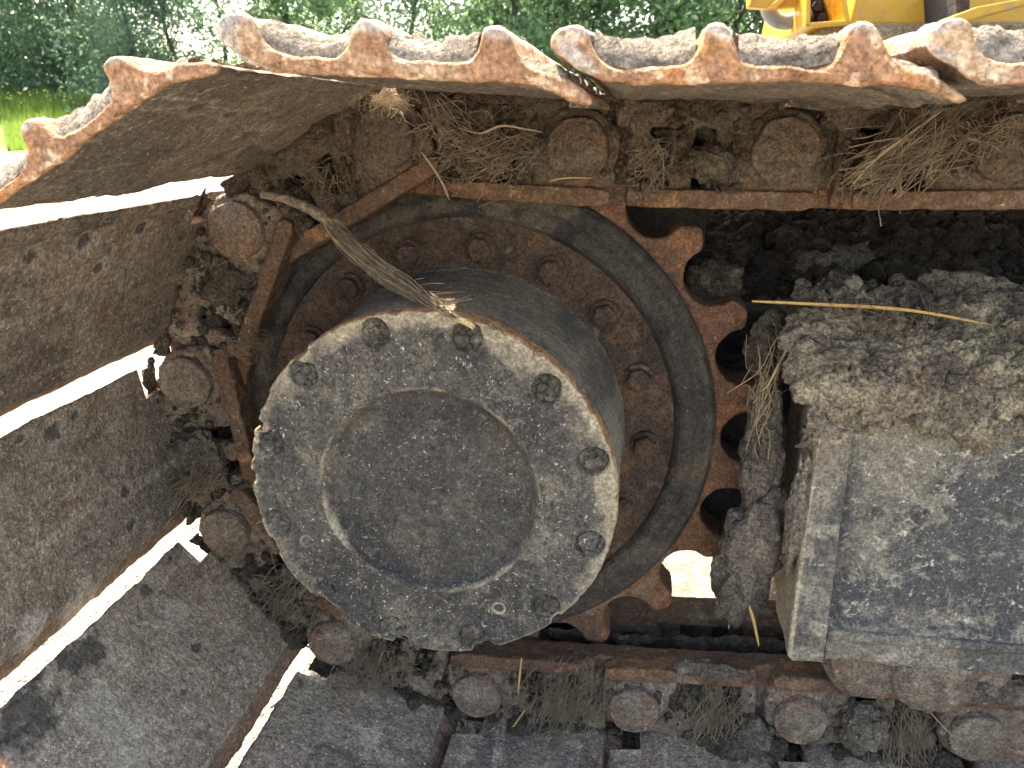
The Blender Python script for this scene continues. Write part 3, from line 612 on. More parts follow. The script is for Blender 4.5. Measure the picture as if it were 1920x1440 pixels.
b.prism([(.372, .12), (.366, -.205), (1.05, -.205), (1.05, .12)], -.01, .16)
def w_box(V, N):
    x, z = V[:, 0], V[:, 2]
    return np.clip(np.clip((z - .015) / .05, 0, 1) + .75 * np.exp(-((x - .364) / .006) ** 2) + .55 * np.clip((.394 - x) / .006, 0, 1) + .65 * np.clip((-.160 - z) / .02, 0, 1) + .5 * np.exp(-(((x - .385) / .012) ** 2 + ((z - .036) / .010) ** 2)), 0, 1) + .9 * np.exp(-(((x - .383) / .012) ** 2 + ((z - .038) / .011) ** 2))
tf = link('track_frame', b.remesh(.0027, 2, d_box, M['frame'], w_box, 'track_frame'), ex)
b = B(); b.prism([(.3665, .085), (.3960, .085), (.3985, -.172), (.3990, -.2185), (.3680, -.2200), (.3610, -.2135), (.3600, -.196)], -.0365, -.02)
link('corner_strip', b.remesh(.0020, 2, lambda V, N: .0008 * fbm(V, 60, 3, 131) + .0009 * fbm(V, 170, 3, 132) - .0012 * np.clip(fbm(V, 40, 3, 133) - .1, 0, 1) * 2, M['strip'], lambda V, N: np.clip(.15 + .9 * np.exp(-((V[:, 0] - .3635) / .004) ** 2), 0, 1) + .9 * np.exp(-(((V[:, 0] - .383) / .014) ** 2 + ((V[:, 2] - .040) / .012) ** 2)), 'corner_strip'), tf)
b = B(); b.prism([(.3995, -.1810), (1.05, -.1790), (1.05, -.2150), (.4050, -.2150), (.3995, -.2185)], -.0350, -.02); b.prism([(.404, -.1770), (1.05, -.1740), (1.05, -.1850), (.404, -.1870)], -.0385, -.02)
link('lower_ledge', b.remesh(.0022, 2, lambda V, N: .0010 * fbm(V, 60, 3, 134) + .0012 * fbm(V, 150, 3, 135) + .0020 * crumbs(V, 80, 136) * (fbm(V, 18, 2, 137) > 0), M['strip'], lambda V, N: 0 * V[:, 0] + .2, 'lower_ledge'), tf)
b = B(); b.box(.375, 1.2, .15, .60, -.20, .12); b.box(.30, .5, .20, .5, -.12, .10); b.box(.272, .37, .13, .24, -.190, .06); b.box(.10, .27, .24, .27, -.05, .34); b.box(.10, .40, .24, .36, -.02, .05)  # frame body, plus blocks added to darken bright gaps behind the sprocket
link('frame_body_gap_blocks', b.remesh(.008, 1, lambda V, N: .002 * fbm(V, 30, 3, 111), M['dark'], None, 'frame_body_gap_blocks'), tf)
# roller hanging under the frame, with its lobed end collar
ro = link('track_roller', lathe([(.001, .0), (.070, .0), (.0715, .004), (.0700, .045), (.085, .05), (.085, .06), (.05, .065), (.05, .11), (.07, .12), (.07, .165), (.001, .17)], 60, 96, lambda V, R, TH: (.001 * fbm(V, 60, 2, 121), 0), M['rust'], 'track_roller', cx=.497, cz=-.212), ex)
b = B()
for cx_, cz_, r_, yf in ((.461, -.231, .053, -.018), (.516, -.238, .046, -.032), (.559, -.229, .047, -.016), (.430, -.214, .032, -.004)):
    b.cyl(cx_, cz_, r_ * .70, yf, .03, n=48); b.cyl(cx_, cz_, r_ * .88, yf + .005, .03, n=48); b.cyl(cx_, cz_, r_, yf + .014, .035, r_ * 1.04, n=48)
b.box(.42, .60, -.005, .04, -.25, -.20)
link('end_collar', b.remesh(.0026, 5, lambda V, N: .0040 * fbm(V, 28, 3, 126) + .0025 * crumbs(V, 60, 127) + .0012 * fbm(V, 90, 3, 123) + .0008 * fbm(V, 200, 3, 124), M['link'], lambda V, N: .5 + 0 * V[:, 0], 'end_collar'), ro)
ro2 = ro.copy(); COL.objects.link(ro2); ro2.parent = ex; ro2.location = (.30, 0, 0)
for c_ in list(ro.children):
    c2 = c_.copy(); COL.objects.link(c2); c2.parent = ro2

# --- carbody and upper structure
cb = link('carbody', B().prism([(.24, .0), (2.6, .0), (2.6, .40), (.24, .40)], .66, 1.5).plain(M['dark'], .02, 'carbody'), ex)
def P3(px, py, y): a_ = at(px, py, y); return float(a_[0]), float(a_[2])
UY = 1.6
ub = link('upper_body', B().prism([P3(1592, 46, UY), P3(2100, 44, UY), (1.45, .95), (.77, .95)], UY, 3.4).plain(M['yellow'], .006, 'upper_body'), ex)
link('belly_plate', B().prism([(.625, .533), (1.5, .526), (1.5, .556), (.66, .563)], UY - .02, 3.3).plain(M['under'], .004, 'belly_plate'), ub)
# open box bracket left of the panel
b = B(); q = lambda px, py: P3(px, py, UY - .06)
b.prism([q(1508, 52), q(1518, 52), q(1520, -40), q(1512, -40)], UY - .07, UY + .25); b.prism([q(1584, 46), q(1594, 46), q(1580, -40), q(1568, -40)], UY - .07, UY + .25); b.prism([q(1508, 52), q(1594, 46), q(1594, 38), q(1508, 43)], UY - .07, UY + .25)
link('bracket', b.plain(M['yellow'], .004, 'bracket'), ub)
link('bracket_back', B().prism([q(1519, 43), q(1585, 39), q(1572, -40), q(1521, -40)], UY + .12, UY + .16).plain(M['dark'], 0, 'bracket_back'), ub)
for cpx, cpy in ((1532, 12), (1540, 34)):
    x_, z_ = P3(cpx, cpy, UY + .1); link('bracket_bolt', B().cyl(x_, z_, .014, UY + .09, UY + .125, n=6).plain(M['dark'], .001, 'bracket_bolt'), ub)
q = lambda px, py: P3(px, py, UY + .1)
b = B(); b.prism([q(1398, 18), q(1432, 21), q(1512, 16), q(1512, -60), q(1400, -60)], UY + .05, UY + .09)
b.prism([q(1398, 18), q(1402, 10), q(1400, -60), q(1396, -60)], UY, UY + .09); b.prism([q(1432, 21), q(1450, 20), q(1480, -10), q(1470, -10)], UY, UY + .06)
link('side_skirt', b.plain(M['yellow'], .003, 'side_skirt'), ub)
hz = [at(a_, b_, UY + .12) for a_, b_ in ((1438, 2), (1442, 22), (1455, 37), (1475, 41), (1500, 32), (1520, 22))]
V, Q = tube_arr(spline(hz, 8), .021, 16); link('hydraulic_hose', mesh_np('hydraulic_hose', V, Q, M['chrome']), ub)
q = lambda px, py: P3(px, py, UY - .25)
b = B(); b.prism([q(1769, 52), q(1828, 36), q(1925, 10), q(1925, -4), q(1828, 14), q(1771, 36)], UY - .26, UY - .2)
link('step_plate', b.plain(M['yellow'], .004, 'step_plate'), ub)
link('step_bracket', B().prism([q(1803, 30), q(1828, 22), q(1830, -40), q(1800, -40)], UY - .22, UY).plain(M['dark'], .003, 'step_bracket'), ub)
link('step_tread', B().prism([q(1775, 72), q(2000, 72), q(2000, 40), q(1828, 38), q(1776, 54)], UY - .18, UY + .3).plain(M['under'], .003, 'step_tread'), ub)

# ------------------------------------------------------------------ mud
# caked mud between the links and the shoes, one sheet per link, joined
acc = Acc()
for k in range(1, 13):
    us = np.linspace(-.137, -.041, 100); vs = np.linspace(-.040, .047, 70); U, Vv = np.meshgrid(us, vs, indexing='ij')
    P = np.stack([U.ravel(), 0 * U.ravel(), Vv.ravel()], 1); W = l2w(k, P)
    big = fbm(W, 22, 3, 400 + k); 
    y = .021 - .019 * big - .011 * crumbs(W + .006 * np.stack([fbm(W, 50, 2, 7), 0 * big, fbm(W, 50, 2, 8)], 1), 48, 401 + k) - .006 * crumbs(W, 120, 402) - .0035 * crumbs(W, 260, 405) - .002 * fbm(W, 200, 2, 403)
    hole = np.clip(fbm(W, 30, 3, 404 + k) - .03, 0, 1); y += hole * .16; fa, fb, fc = cells(W + .008 * np.stack([fbm(W, 60, 2, 17), 0 * big, fbm(W, 60, 2, 18)], 1), 38, 409); y += .012 * np.clip(1 - (fb - fa) / .10, 0, 1)
    y = np.maximum(y, .001); P[:, 1] = y; acc.add(l2w(k, P), grid_q(100, 70)[:, ::-1])
for k in range(8, 14):      # mud packed between the two link rows of the lower run
    us = np.linspace(-.19, .0, 90); vs = np.linspace(-.052, .045, 44); U, Vv = np.meshgrid(us, vs, indexing='ij'); P = np.stack([U.ravel(), 0 * U.ravel(), Vv.ravel()], 1); W = l2w(k, P)
    P[:, 1] = .085 - .012 * fbm(W, 22, 3, 430) - .010 * crumbs(W, 60, 431) - .005 * crumbs(W, 140, 432); P[:, 2] += .004 * fbm(W, 50, 3, 433); acc.add(l2w(k, P), grid_q(90, 44)[:, ::-1])
    P = np.stack([U.ravel(), 0 * U.ravel(), Vv.ravel()], 1); P[:, 1] = .142 - .006 * fbm(W, 22, 3, 440) - .005 * crumbs(W, 60, 441); P[:, 2] += .003 + .003 * fbm(W, 50, 3, 443); acc.add(l2w(k, P), grid_q(90, 44)[:, ::-1])
# loose crumbs stuck on links and shoes
rs = np.random.RandomState(5)
for i in range(900):
    k = rs.randint(2, 13); u, v = rs.uniform(-.17, .03), rs.uniform(-.034, .044); r = .0012 + .0045 * rs.rand() ** 3
    if math.hypot(u, v) < .028: continue
    c = l2w(k, np.array([[u, .010 + .004 * rs.randn(), v]]))[0]; V, T = clump_arr(c, r, i, 2, .5); acc.add(V, T=T)
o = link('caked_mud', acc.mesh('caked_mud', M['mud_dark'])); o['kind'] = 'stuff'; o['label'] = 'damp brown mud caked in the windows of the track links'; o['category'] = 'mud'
# mud banked in the corner between link row and shoe insides
acc = Acc()
for k in range(1, 13):
    nu, nb = 150, 40; us = np.linspace(-.178, .02, nu); bb = np.linspace(0, 1, nb); U, Bb = np.meshgrid(us, bb, indexing='ij'); U = U.ravel(); Bb = Bb.ravel()
    ang = Bb * PI / 2; P = np.stack([U, .022 - .034 * np.sin(ang), .047 - .016 * np.cos(ang)], 1); W = l2w(k, P)
    ex_ = .35 + .9 * fbm(W * [1, 1, 1], 16, 3, 450 + k); ex_ = np.clip(ex_, -.2, 1.6)
    th = ex_ * 1.0 + .30 * crumbs(W, 70, 451) + .12 * crumbs(W, 170, 452)
    P[:, 1] = .024 - (.040 * np.sin(ang)) * th; P[:, 2] = .0475 - (.020 * np.cos(ang)) * th * np.clip(1 - np.abs(U / .045), .0, 1) ** 0
    nearboss = np.clip((.046 - np.abs(U)) / .012, 0, 1) * (U < .05); P[:, 2] += nearboss * .012 * np.cos(ang)
    acc.add(l2w(k, P), grid_q(nu, nb)[:, ::-1])
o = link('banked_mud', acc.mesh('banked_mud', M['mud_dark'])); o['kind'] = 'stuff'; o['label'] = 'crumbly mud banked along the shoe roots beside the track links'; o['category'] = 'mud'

# dry crumbled heap over the guard's top edge, dark soil behind it
def sheet(path, x0, x1, nx, nt, dispf, mat, name):
    P = np.array(path, float); d = np.concatenate([[0], np.cumsum(np.hypot(*np.diff(P, axis=0).T))]); t = np.linspace(0, d[-1], nt)
    y = np.interp(t, d, P[:, 0]); z = np.interp(t, d, P[:, 1])
    for _ in range(6): y[1:-1] = .5 * y[1:-1] + .25 * (y[2:] + y[:-2]); z[1:-1] = .5 * z[1:-1] + .25 * (z[2:] + z[:-2])
    ty, tz = np.gradient(y), np.gradient(z); l_ = np.hypot(ty, tz); ny, nz = -tz / l_, ty / l_
    xs = np.linspace(x0, x1, nx); Xx, Tt = np.meshgrid(xs, np.arange(nt), indexing='ij'); j = Tt.ravel()
    V = np.stack([Xx.ravel(), y[j], z[j]], 1); D = dispf(V, j / (nt - 1)); V[:, 1] += ny[j] * D; V[:, 2] += nz[j] * D
    V[:, 0] += .004 * fbm(V, 60, 2, 9)
    return V, grid_q(nx, nt)
acc = Acc()
def d_heap(V, t):
    edge = np.clip((V[:, 0] - .358) / .02, 0, 1)
    low = np.clip((t - .07 - .13 * fbm(V * [1, 0, 0], 16, 3, 502) - .05 * fbm(V * [1, 0, 0], 60, 3, 503)) / .10, 0, 1)
    Vw = V + .010 * np.stack([fbm(V, 35, 3, 511), fbm(V, 35, 3, 512), fbm(V, 35, 3, 513)], 1); k_ = np.clip(.5 + 1.6 * fbm(V, 12, 2, 514), .1, 1); b_ = .006 + .020 * fbm(V, 15, 5, 500, .6) + .021 * crumbs(Vw, 26, 504) * k_ + .008 * crumbs(Vw, 60, 505) * (1.1 - k_ * .6) + .006 * crumbs(Vw, 130, 506) + .003 * crumbs(V, 280, 509) + .0015 * fbm(V, 420, 2, 507)
    hole = np.clip(fbm(V, 34, 3, 508) - .38, 0, 1)
    return low * (b_ - .06 * hole) - (1 - low) * .010 - (1 - edge) * .008
V, Q = sheet([(-.0285, .015), (-.032, .06), (-.034, .088), (-.022, .108), (.0, .122), (.05, .138), (.09, .141), (.125, .122)], .352, .80, 400, 330, d_heap, None, ''); acc.add(V, Q)
for i in range(1500):
    x_ = rs.uniform(.36, .72); t_ = rs.rand(); y_ = -.04 + .16 * t_; z_ = np.interp(y_, [-.045, -.03, .0, .05, .12], [.07, .105, .13, .145, .155]) + .006 * rs.randn()
    if t_ < .25: z_ = rs.uniform(.05, .11); y_ = -.036
    r = .0014 + .0080 * rs.rand() ** 3.2; V, T = clump_arr((x_, y_, z_), r, 700 + i, 3 if r > .0045 else 2, .6); acc.add(V, T=T)
for i in range(46):
    x_ = rs.uniform(.355, .70); t_ = rs.rand() ** 1.2; y_ = -.036 + .12 * t_; z_ = np.interp(y_, [-.036, -.02, .0, .05, .12], [.085, .112, .128, .142, .150]) + (rs.uniform(-.035, .015) if t_ < .15 else 0)
    r = rs.uniform(.008, .019); V, T = clump_arr((0, 0, 0), r, 3100 + i, 4, .5, 2.2, (1.15, .9, .85)); nv_ = V / np.linalg.norm(V, axis=1)[:, None]
    V = V + nv_ * (.0035 * fbm(V + i, 70, 4, i, .6) + .0030 * crumbs(V + i, 110, i) + .0015 * crumbs(V + i, 260, i))[:, None]; acc.add(V + np.array([x_, y_, z_]), T=T)
o = link('mud_heap', acc.mesh('mud_heap', M['dry'])); o['kind'] = 'stuff'; o['label'] = 'pale crumbly dried mud heaped over the top edge of the track frame guard'; o['category'] = 'mud'
acc = Acc()
V, Q = sheet([(.14, .125), (.22, .150), (.35, .185), (.50, .225), (.66, .285)], .20, 1.25, 420, 260, lambda V, t: .020 * fbm(V, 9, 3, 520) + .016 * crumbs(V, 28, 521) + .009 * crumbs(V, 70, 522) + .004 * crumbs(V, 150, 523), None, ''); acc.add(V, Q)
for i in range(500):
    t_ = rs.rand(); y_ = .14 + .5 * t_; x_ = rs.uniform(.28, 1.0); z_ = np.interp(y_, [.14, .35, .66], [.135, .195, .295]); r = .003 + .014 * rs.rand() ** 3
    V, T = clump_arr((x_, y_, z_), r, 1300 + i, 2, .5); acc.add(V, T=T)
o = link('dark_soil', acc.mesh('dark_soil', M['soil'])); o['kind'] = 'stuff'; o['label'] = 'dark loose soil filling the space behind the track frame guard'; o['category'] = 'soil'

# single clods, each a thing
def clod(name, px, py, y, size, seed, mat, label, squash=(1, 1, 1), sub=5, rough=.4, rot=0, group=None):
    V, T = clump_arr((0, 0, 0), size, seed, sub, rough, 2.4, squash)
    if rot:
        c_, s_ = math.cos(rot), math.sin(rot); V = np.stack([V[:, 0] * c_ - V[:, 2] * s_, V[:, 1], V[:, 0] * s_ + V[:, 2] * c_], 1)
    nv_ = V / np.linalg.norm(V, axis=1)[:, None]; V = V + nv_ * (.0045 * fbm(V + seed, 45, 4, seed, .6) + .0035 * crumbs(V + seed, 75, seed) + .0022 * crumbs(V + seed, 190, seed + 2) - .006 * np.clip(fbm(V + seed, 60, 2, seed + 4) - .3, 0, 1) * 3)[:, None]
    o = link(name, mesh_np(name, V, None, mat, T=T)); o.location = at(px, py, y); o['label'] = label; o['category'] = 'mud clod'
    return o
clod('mud_clod', 1428, 850, .020, .031, 41, M['mud'], 'tall upper slab of cracked mud wedged between sprocket teeth and frame guard', (.62, .55, 2.6), rot=.03)
clod('mud_clod', 1408, 1040, .010, .034, 42, M['mud'], 'lower slab of grey mud hanging left of the frame guard corner', (.95, .6, 2.2), rot=-.12)
clod('mud_clod', 1445, 650, .045, .022, 43, M['mud_dark'], 'dark mud lump with roots above the upper slab beside the sprocket', (.9, .7, 1.5))
clod('mud_clod', 1500, 960, -.022, .022, 44, M['dry'], 'tan mud ridge stuck on the left edge of the frame guard', (.42, .6, 2.6), rot=-.05)
clod('mud_clod', 1845, 560, .10, .040, 45, M['dry'], 'flat pale clod lying on the dark soil at right', (1.6, .8, .5), rot=-.2)
clod('mud_clod', 1530, 625, .0, .026, 46, M['dry'], 'knobbly tan clod at the left end of the crumbled mud heap', (1.2, .9, .8))
clod('mud_clod', 1525, 700, -.026, .021, 47, M['dry'], 'tan flap of mud drooping below the left end of the heap', (1.0, .6, 1.3))
clod('mud_clod', 1340, 535, .11, .022, 49, M['mud_dark'], 'dark mud lump caught behind the upper sprocket tooth gap', (1.2, .8, 1))
clod('mud_clod', 365, 860, .006, .030, 50, M['mud'], 'squared muddy lump in the left link below the pin', (1.0, .45, 1.2), rot=.1)
clod('mud_clod', 420, 530, .012, .020, 51, M['mud_dark'], 'dark twisted mud lump in the upper left link window', (.9, .6, 1.2), rot=-.4)
clod('mud_clod', 1330, 306, .000, .015, 52, M['mud_dark'], 'small mud lump over the nut in the top link window', (1.1, .6, .8))
clod('mud_clod', 1330, 1255, .006, .018, 53, M['mud'], 'flat grey mud flake under the rusty lower rail', (1.8, .4, .5))
clod('mud_clod', 1405, 1385, .004, .020, 54, M['mud'], 'grey mud clod on the lower shoes between two pins', (.9, .7, 1.1))
clod('mud_clod', 1620, 1370, .0, .022, 55, M['mud'], 'ragged mud clod under the roller collar', (.9, .7, 1.1))
clod('mud_clod', 1850, 1290, -.005, .026, 56, M['mud'], 'long mud slab below the guard at far right', (1.8, .5, .5), rot=.1)
clod('mud_clod', 1790, 600, .03, .020, 57, M['dry'], 'yellowish crumb clod near the middle of the heap', (1.2, .8, .8))
clod('mud_clod', 1550, 505, .22, .030, 58, M['mud'], 'lone brown clod lying high on the dark soil', (1.4, .8, .6), rot=.4)

# ------------------------------------------------------------------ straw, roots, stick
def strand(px0, py0, px1, py1, y0, y1, bend, r, seed, nseg=3):
    a_, b_ = at(px0, py0, y0), at(px1, py1, y1); rr = np.random.RandomState(seed); L = np.linalg.norm(b_ - a_)
    pts = [a_ + (b_ - a_) * t + rr.randn(3) * [1, .5, 1] * bend * L * math.sin(PI * t) for t in np.linspace(0, 1, nseg + 1)]
    P = spline(pts, 4); n = len(P)
    return tube_arr(P, r * np.linspace(1, .45, n), 5, .5)
def tuft(name, px, py, wpx, hpx, n, y, seed, mat, label, ang=None, spread=1.2, L=(40, 130), r=(.0004, .0010), bend=.14, cat='straw tuft', dy=.012):
    n = int(n * 1.7); r = (r[0] * .55, r[1] * .72); acc = Acc(); rr = np.random.RandomState(seed)
    for i in range(n):
        x0, y0 = px + rr.randn() * wpx * .42, py + rr.randn() * hpx * .42; a_ = (rr.uniform(0, PI) if ang is None else ang + rr.randn() * spread); l_ = rr.uniform(*L) * (.35 + .9 * rr.rand())
        dx, dz = math.cos(a_) * l_ / 2, -math.sin(a_) * l_ / 2
        V, Q = strand(x0 - dx, y0 - dz, x0 + dx, y0 + dz, y + rr.randn() * dy * .5, y + rr.randn() * dy, bend, rr.uniform(*r), seed * 100 + i); acc.add(V, Q)
    o = link(name, acc.mesh(name, mat)); o['label'] = label; o['category'] = cat; return o
tuft('straw_tuft', 722, 190, 55, 12, 60, -.008, 1, M['straw'], 'pale sunlit fibres lying on top of the upper left track pin', None, L=(20, 70), r=(.0004, .0009), bend=.2)
tuft('straw_tuft', 910, 290, 90, 45, 110, -.002, 2, M['mudstraw'], 'tangled muddy straw nest between the first two top pins', .15, .7, L=(40, 150), r=(.0004, .0011), bend=.18)
tuft('straw_tuft', 850, 245, 60, 35, 16, -.010, 3, M['mudstraw'], 'looser pale roots curving right of the sunlit pin', -.5, .6, L=(70, 200), r=(.0006, .0013), bend=.18)
tuft('straw_tuft', 1700, 285, 75, 40, 150, -.010, 4, M['mudstraw'], 'big bundle of dry straw slanting across the top right link', .65, .35, L=(60, 210), r=(.0005, .0013), bend=.07)
tuft('straw_tuft', 1640, 330, 60, 18, 60, -.006, 5, M['mudstraw'], 'short brown straw bits packed under the top right bundle', .4, .5, L=(30, 110), r=(.0005, .0012))
tuft('straw_tuft', 365, 905, 40, 22, 60, -.014, 6, M['mudstraw'], 'fan of dry grass on the squared muddy lump at left', 1.0, .7, L=(50, 120), r=(.0005, .0011), bend=.06)
tuft('straw_tuft', 540, 1120, 55, 38, 90, .006, 7, M['mudstraw'], 'dark nest of grass tucked under the hub lower left', .5, .9, L=(40, 140), r=(.0006, .0016), bend=.14)
tuft('straw_tuft', 1060, 1310, 75, 38, 120, -.004, 8, M['mudstraw'], 'root mass hanging between the lower left pins', 1.1, .4, L=(50, 150), r=(.0004, .0010), bend=.12)
tuft('straw_tuft', 1340, 1345, 55, 38, 90, -.004, 9, M['mudstraw'], 'root mass hanging left of the third lower pin', 1.25, .5, L=(40, 130), r=(.0004, .0010), bend=.12)
tuft('straw_tuft', 470, 650, 30, 22, 24, -.008, 10, M['mudstraw'], 'fine roots sprouting beside the left middle pin', -.4, .6, L=(40, 120), r=(.0003, .0007), bend=.2)
tuft('straw_tuft', 720, 1250, 60, 35, 50, -.002, 11, M['mudstraw'], 'muddy roots below the hub at its bottom edge', .9, .7, L=(40, 130), r=(.0004, .0011))
tuft('straw_tuft', 1700, 1385, 50, 30, 70, -.006, 12, M['mudstraw'], 'dry grass poking out beneath the roller collar', 1.7, .35, L=(50, 140), r=(.0004, .0010), bend=.06)
tuft('straw_tuft', 620, 350, 50, 40, 26, .006, 13, M['mudstraw'], 'thin roots around the thick end of the stick', -1.0, .6, L=(40, 120), r=(.0003, .0007), bend=.2)
tuft('straw_tuft', 1640, 620, 120, 40, 40, -.012, 14, M['mudstraw'], 'fine root hairs scattered over the crumbled mud heap', .6, 1.2, L=(20, 80), r=(.0003, .0006), bend=.25)
tuft('straw_tuft', 1430, 740, 18, 90, 22, -.002, 15, M['straw'], 'pale roots trailing down the mud slab beside the sprocket', 1.4, .35, L=(60, 160), r=(.0005, .0010), bend=.14)
tuft('straw_tuft', 1225, 300, 45, 38, 40, -.004, 16, M['mudstraw'], 'sparse brown roots on the mud left of the nut window', .4, .9, L=(30, 120), r=(.0004, .0009), bend=.2)
tuft('straw_tuft', 1850, 255, 50, 30, 45, -.004, 17, M['mudstraw'], 'loose brown straw ends touching the farthest right top pin', .3, .6, L=(40, 140), r=(.0004, .0010), bend=.12)
def stalk(name, pts, r, mat, label, flat=.5, cat='straw stalk', taper=.4):
    P = spline([at(*p) for p in pts], 8); n = len(P); prof_ = np.interp(np.linspace(0, 1, n), [0, .1, .5, .9, 1], [.5, .8, 1, .7, taper * .5])
    V, Q = tube_arr(P, r * prof_, 8, flat); o = link(name, mesh_np(name, V, Q, mat)); o['label'] = label; o['category'] = cat; return o
stalk('straw_stalk', [(1410, 565, .0), (1480, 568, -.002), (1560, 572, -.004), (1640, 576, -.006), (1720, 584, -.004), (1800, 598, .0), (1870, 612, .01)], .0024, M['goldstraw'], 'long golden straw blade lying across the mud heap', .4)
stalk('straw_stalk', [(790, 285, -.02), (812, 315, -.022), (830, 345, -.022), (843, 376, -.02)], .0016, M['straw'], 'pale split stalk standing in front of the top rail')
stalk('straw_stalk', [(860, 240, -.01), (900, 250, -.016), (940, 236, -.016), (985, 242, -.012), (1018, 248, -.004)], .0013, M['straw'], 'pale wavy stalk reaching to the second top pin')
stalk('straw_stalk', [(1030, 340, -.008), (1060, 334, -.01), (1110, 334, -.008)], .0008, M['goldstraw'], 'short yellow straw across the foot of the second top pin')
stalk('straw_stalk', [(978, 1233, -.012), (974, 1270, -.016), (971, 1302, -.014)], .0014, M['goldstraw'], 'short upright yellow straw below the lower rusty rail')
stalk('straw_stalk', [(1400, 1125, .0), (1412, 1160, -.004), (1423, 1212, -.004)], .0022, M['goldstraw'], 'brown blade hanging beside the guard lower corner')
stalk('straw_stalk', [(1374, 1100, .02), (1372, 1140, .02), (1366, 1180, .02)], .0018, M['straw'], 'thin blade hanging over the dark gap by the lower rail')
stalk('straw_stalk', [(1480, 645, -.01), (1462, 680, -.014), (1440, 722, -.012), (1425, 735, -.01)], .0014, M['straw'], 'pale forked root left of the mud heap')
stalk('straw_stalk', [(985, 1330, -.006), (960, 1365, -.006), (940, 1385, -.004)], .0011, M['goldstraw'], 'short straw on the lower shoes right of the first pin')
stalk('straw_stalk', [(1600, 345, -.012), (1640, 300, -.018), (1700, 255, -.020), (1770, 205, -.012)], .0016, M['straw'], 'longest stalk of the straw at the top right link')
stalk('straw_stalk', [(1800, 1395, -.01), (1740, 1330, -.012), (1735, 1300, -.01)], .0010, M['straw'], 'thin stalk rising beside the roller collar')
# the stick with its frayed bark bundle
main = spline([at(*p) for p in ((492, 364, -.006), (530, 372, -.012), (575, 388, -.018), (615, 414, -.026), (636, 440, -.032), (690, 492, -.055), (760, 540, -.092), (815, 572, -.120), (850, 592, -.134), (889, 613, -.139))], 10)
n = len(main); f = np.linspace(0, 1, n)
st = bpy.data.objects.new('stick', None); COL.objects.link(st); st.location = main[0]; st['label'] = 'dry broken stick with frayed bark leaning from the track onto the hub'; st['category'] = 'stick'
def child(name, V, Q, mat): return link(name, mesh_np(name, V - main[0], Q, mat), st)
k1 = int(n * .47); V, Q = tube_arr(main[:k1], np.interp(f[:k1], [0, .1, .3, .47], [.0042, .0046, .0058, .0055]), 12); V = V + .0007 * fbm(V, 150, 3, 5)[:, None]; child('bark', V, Q, M['bark'])
k0 = int(n * .40); V, Q = tube_arr(main[k0:], np.interp(f[k0:], [.40, .7, 1], [.003, .0042, .0034]), 10, .7); V = V + .0008 * fbm(V, 200, 3, 6)[:, None]; child('broken_end', V, Q, M['wood'])
acc = Acc(); acc2 = Acc(); rr = np.random.RandomState(3)
for i in range(90):
    a0 = rr.uniform(.30, .55); a1 = rr.uniform(.62, .93); idx = np.clip(np.linspace(a0, a1, 7) * n, 0, n - 1).astype(int); ph = rr.uniform(0, 2 * PI); R_ = rr.uniform(.002, .0105)
    env = np.sin(np.linspace(.3, PI - .1, 7)) ** .7
    P = main[idx] + np.stack([np.cos(ph + np.linspace(0, 2.2, 7)) * R_ * env, -.0035 + np.sin(ph) * R_ * .4 * env, np.sin(ph + np.linspace(0, 2.2, 7)) * R_ * env + .003 * env], 1) + rr.randn(7, 3) * .0016
    V, Q = tube_arr(spline(P, 5), rr.uniform(.0004, .0011), 6, .35); (acc if i % 5 else acc2).add(V, Q)
for i in range(14):   # frayed tips
    p0 = main[int(n * rr.uniform(.66, .8))]; d = np.array([.035, -.004, .004]) * rr.uniform(.5, 1) + rr.randn(3) * .006; P = [p0, p0 + d * .5 + rr.randn(3) * .003, p0 + d]
    V, Q = tube_arr(spline(P, 6), np.linspace(.0008, .0003, 12), 5, .5); acc.add(V, Q)
link('fibres', acc.mesh('fibres', M['fibre']), st).location = -Vector(main[0])
link('bark_shreds', acc2.mesh('bark_shreds', M['straw']), st).location = -Vector(main[0])

# ------------------------------------------------------------------ trees, bushes, grass
def leaves_mesh(seed, h, rad, n, mat, size, bare=0.0, nclump=60):
    rr = np.random.RandomState(seed); C = []
    cl = np.stack([rr.randn(nclump) * rad * .5, rr.randn(nclump) * rad * .5, rr.uniform(bare * h, h, nclump)], 1)
    wid = np.clip(1.25 - (cl[:, 2] / h) ** 2, .25, 1); cl[:, :2] *= wid[:, None]
    ci = rr.randint(0, nclump, n); cr = rr.uniform(.25, .6, nclump) * rad * .42
    P = cl[ci] + rr.randn(n, 3) * cr[ci][:, None] * [1, 1, .8]; P[:, 2] = np.clip(P[:, 2], .05, None)
    a_ = rr.randn(n, 3); a_ /= np.linalg.norm(a_, axis=1)[:, None]; b_ = np.cross(a_, rr.randn(n, 3)); b_ /= np.linalg.norm(b_, axis=1)[:, None]
    s_ = (size * rr.uniform(.6, 1.3, n))[:, None]
    V = np.stack([P - a_ * s_, P + b_ * s_ * .45, P + a_ * s_, P - b_ * s_ * .45], 1).reshape(-1, 3)
    return mesh_np('crown', V, np.arange(n * 4).reshape(-1, 4), mat, False), cl
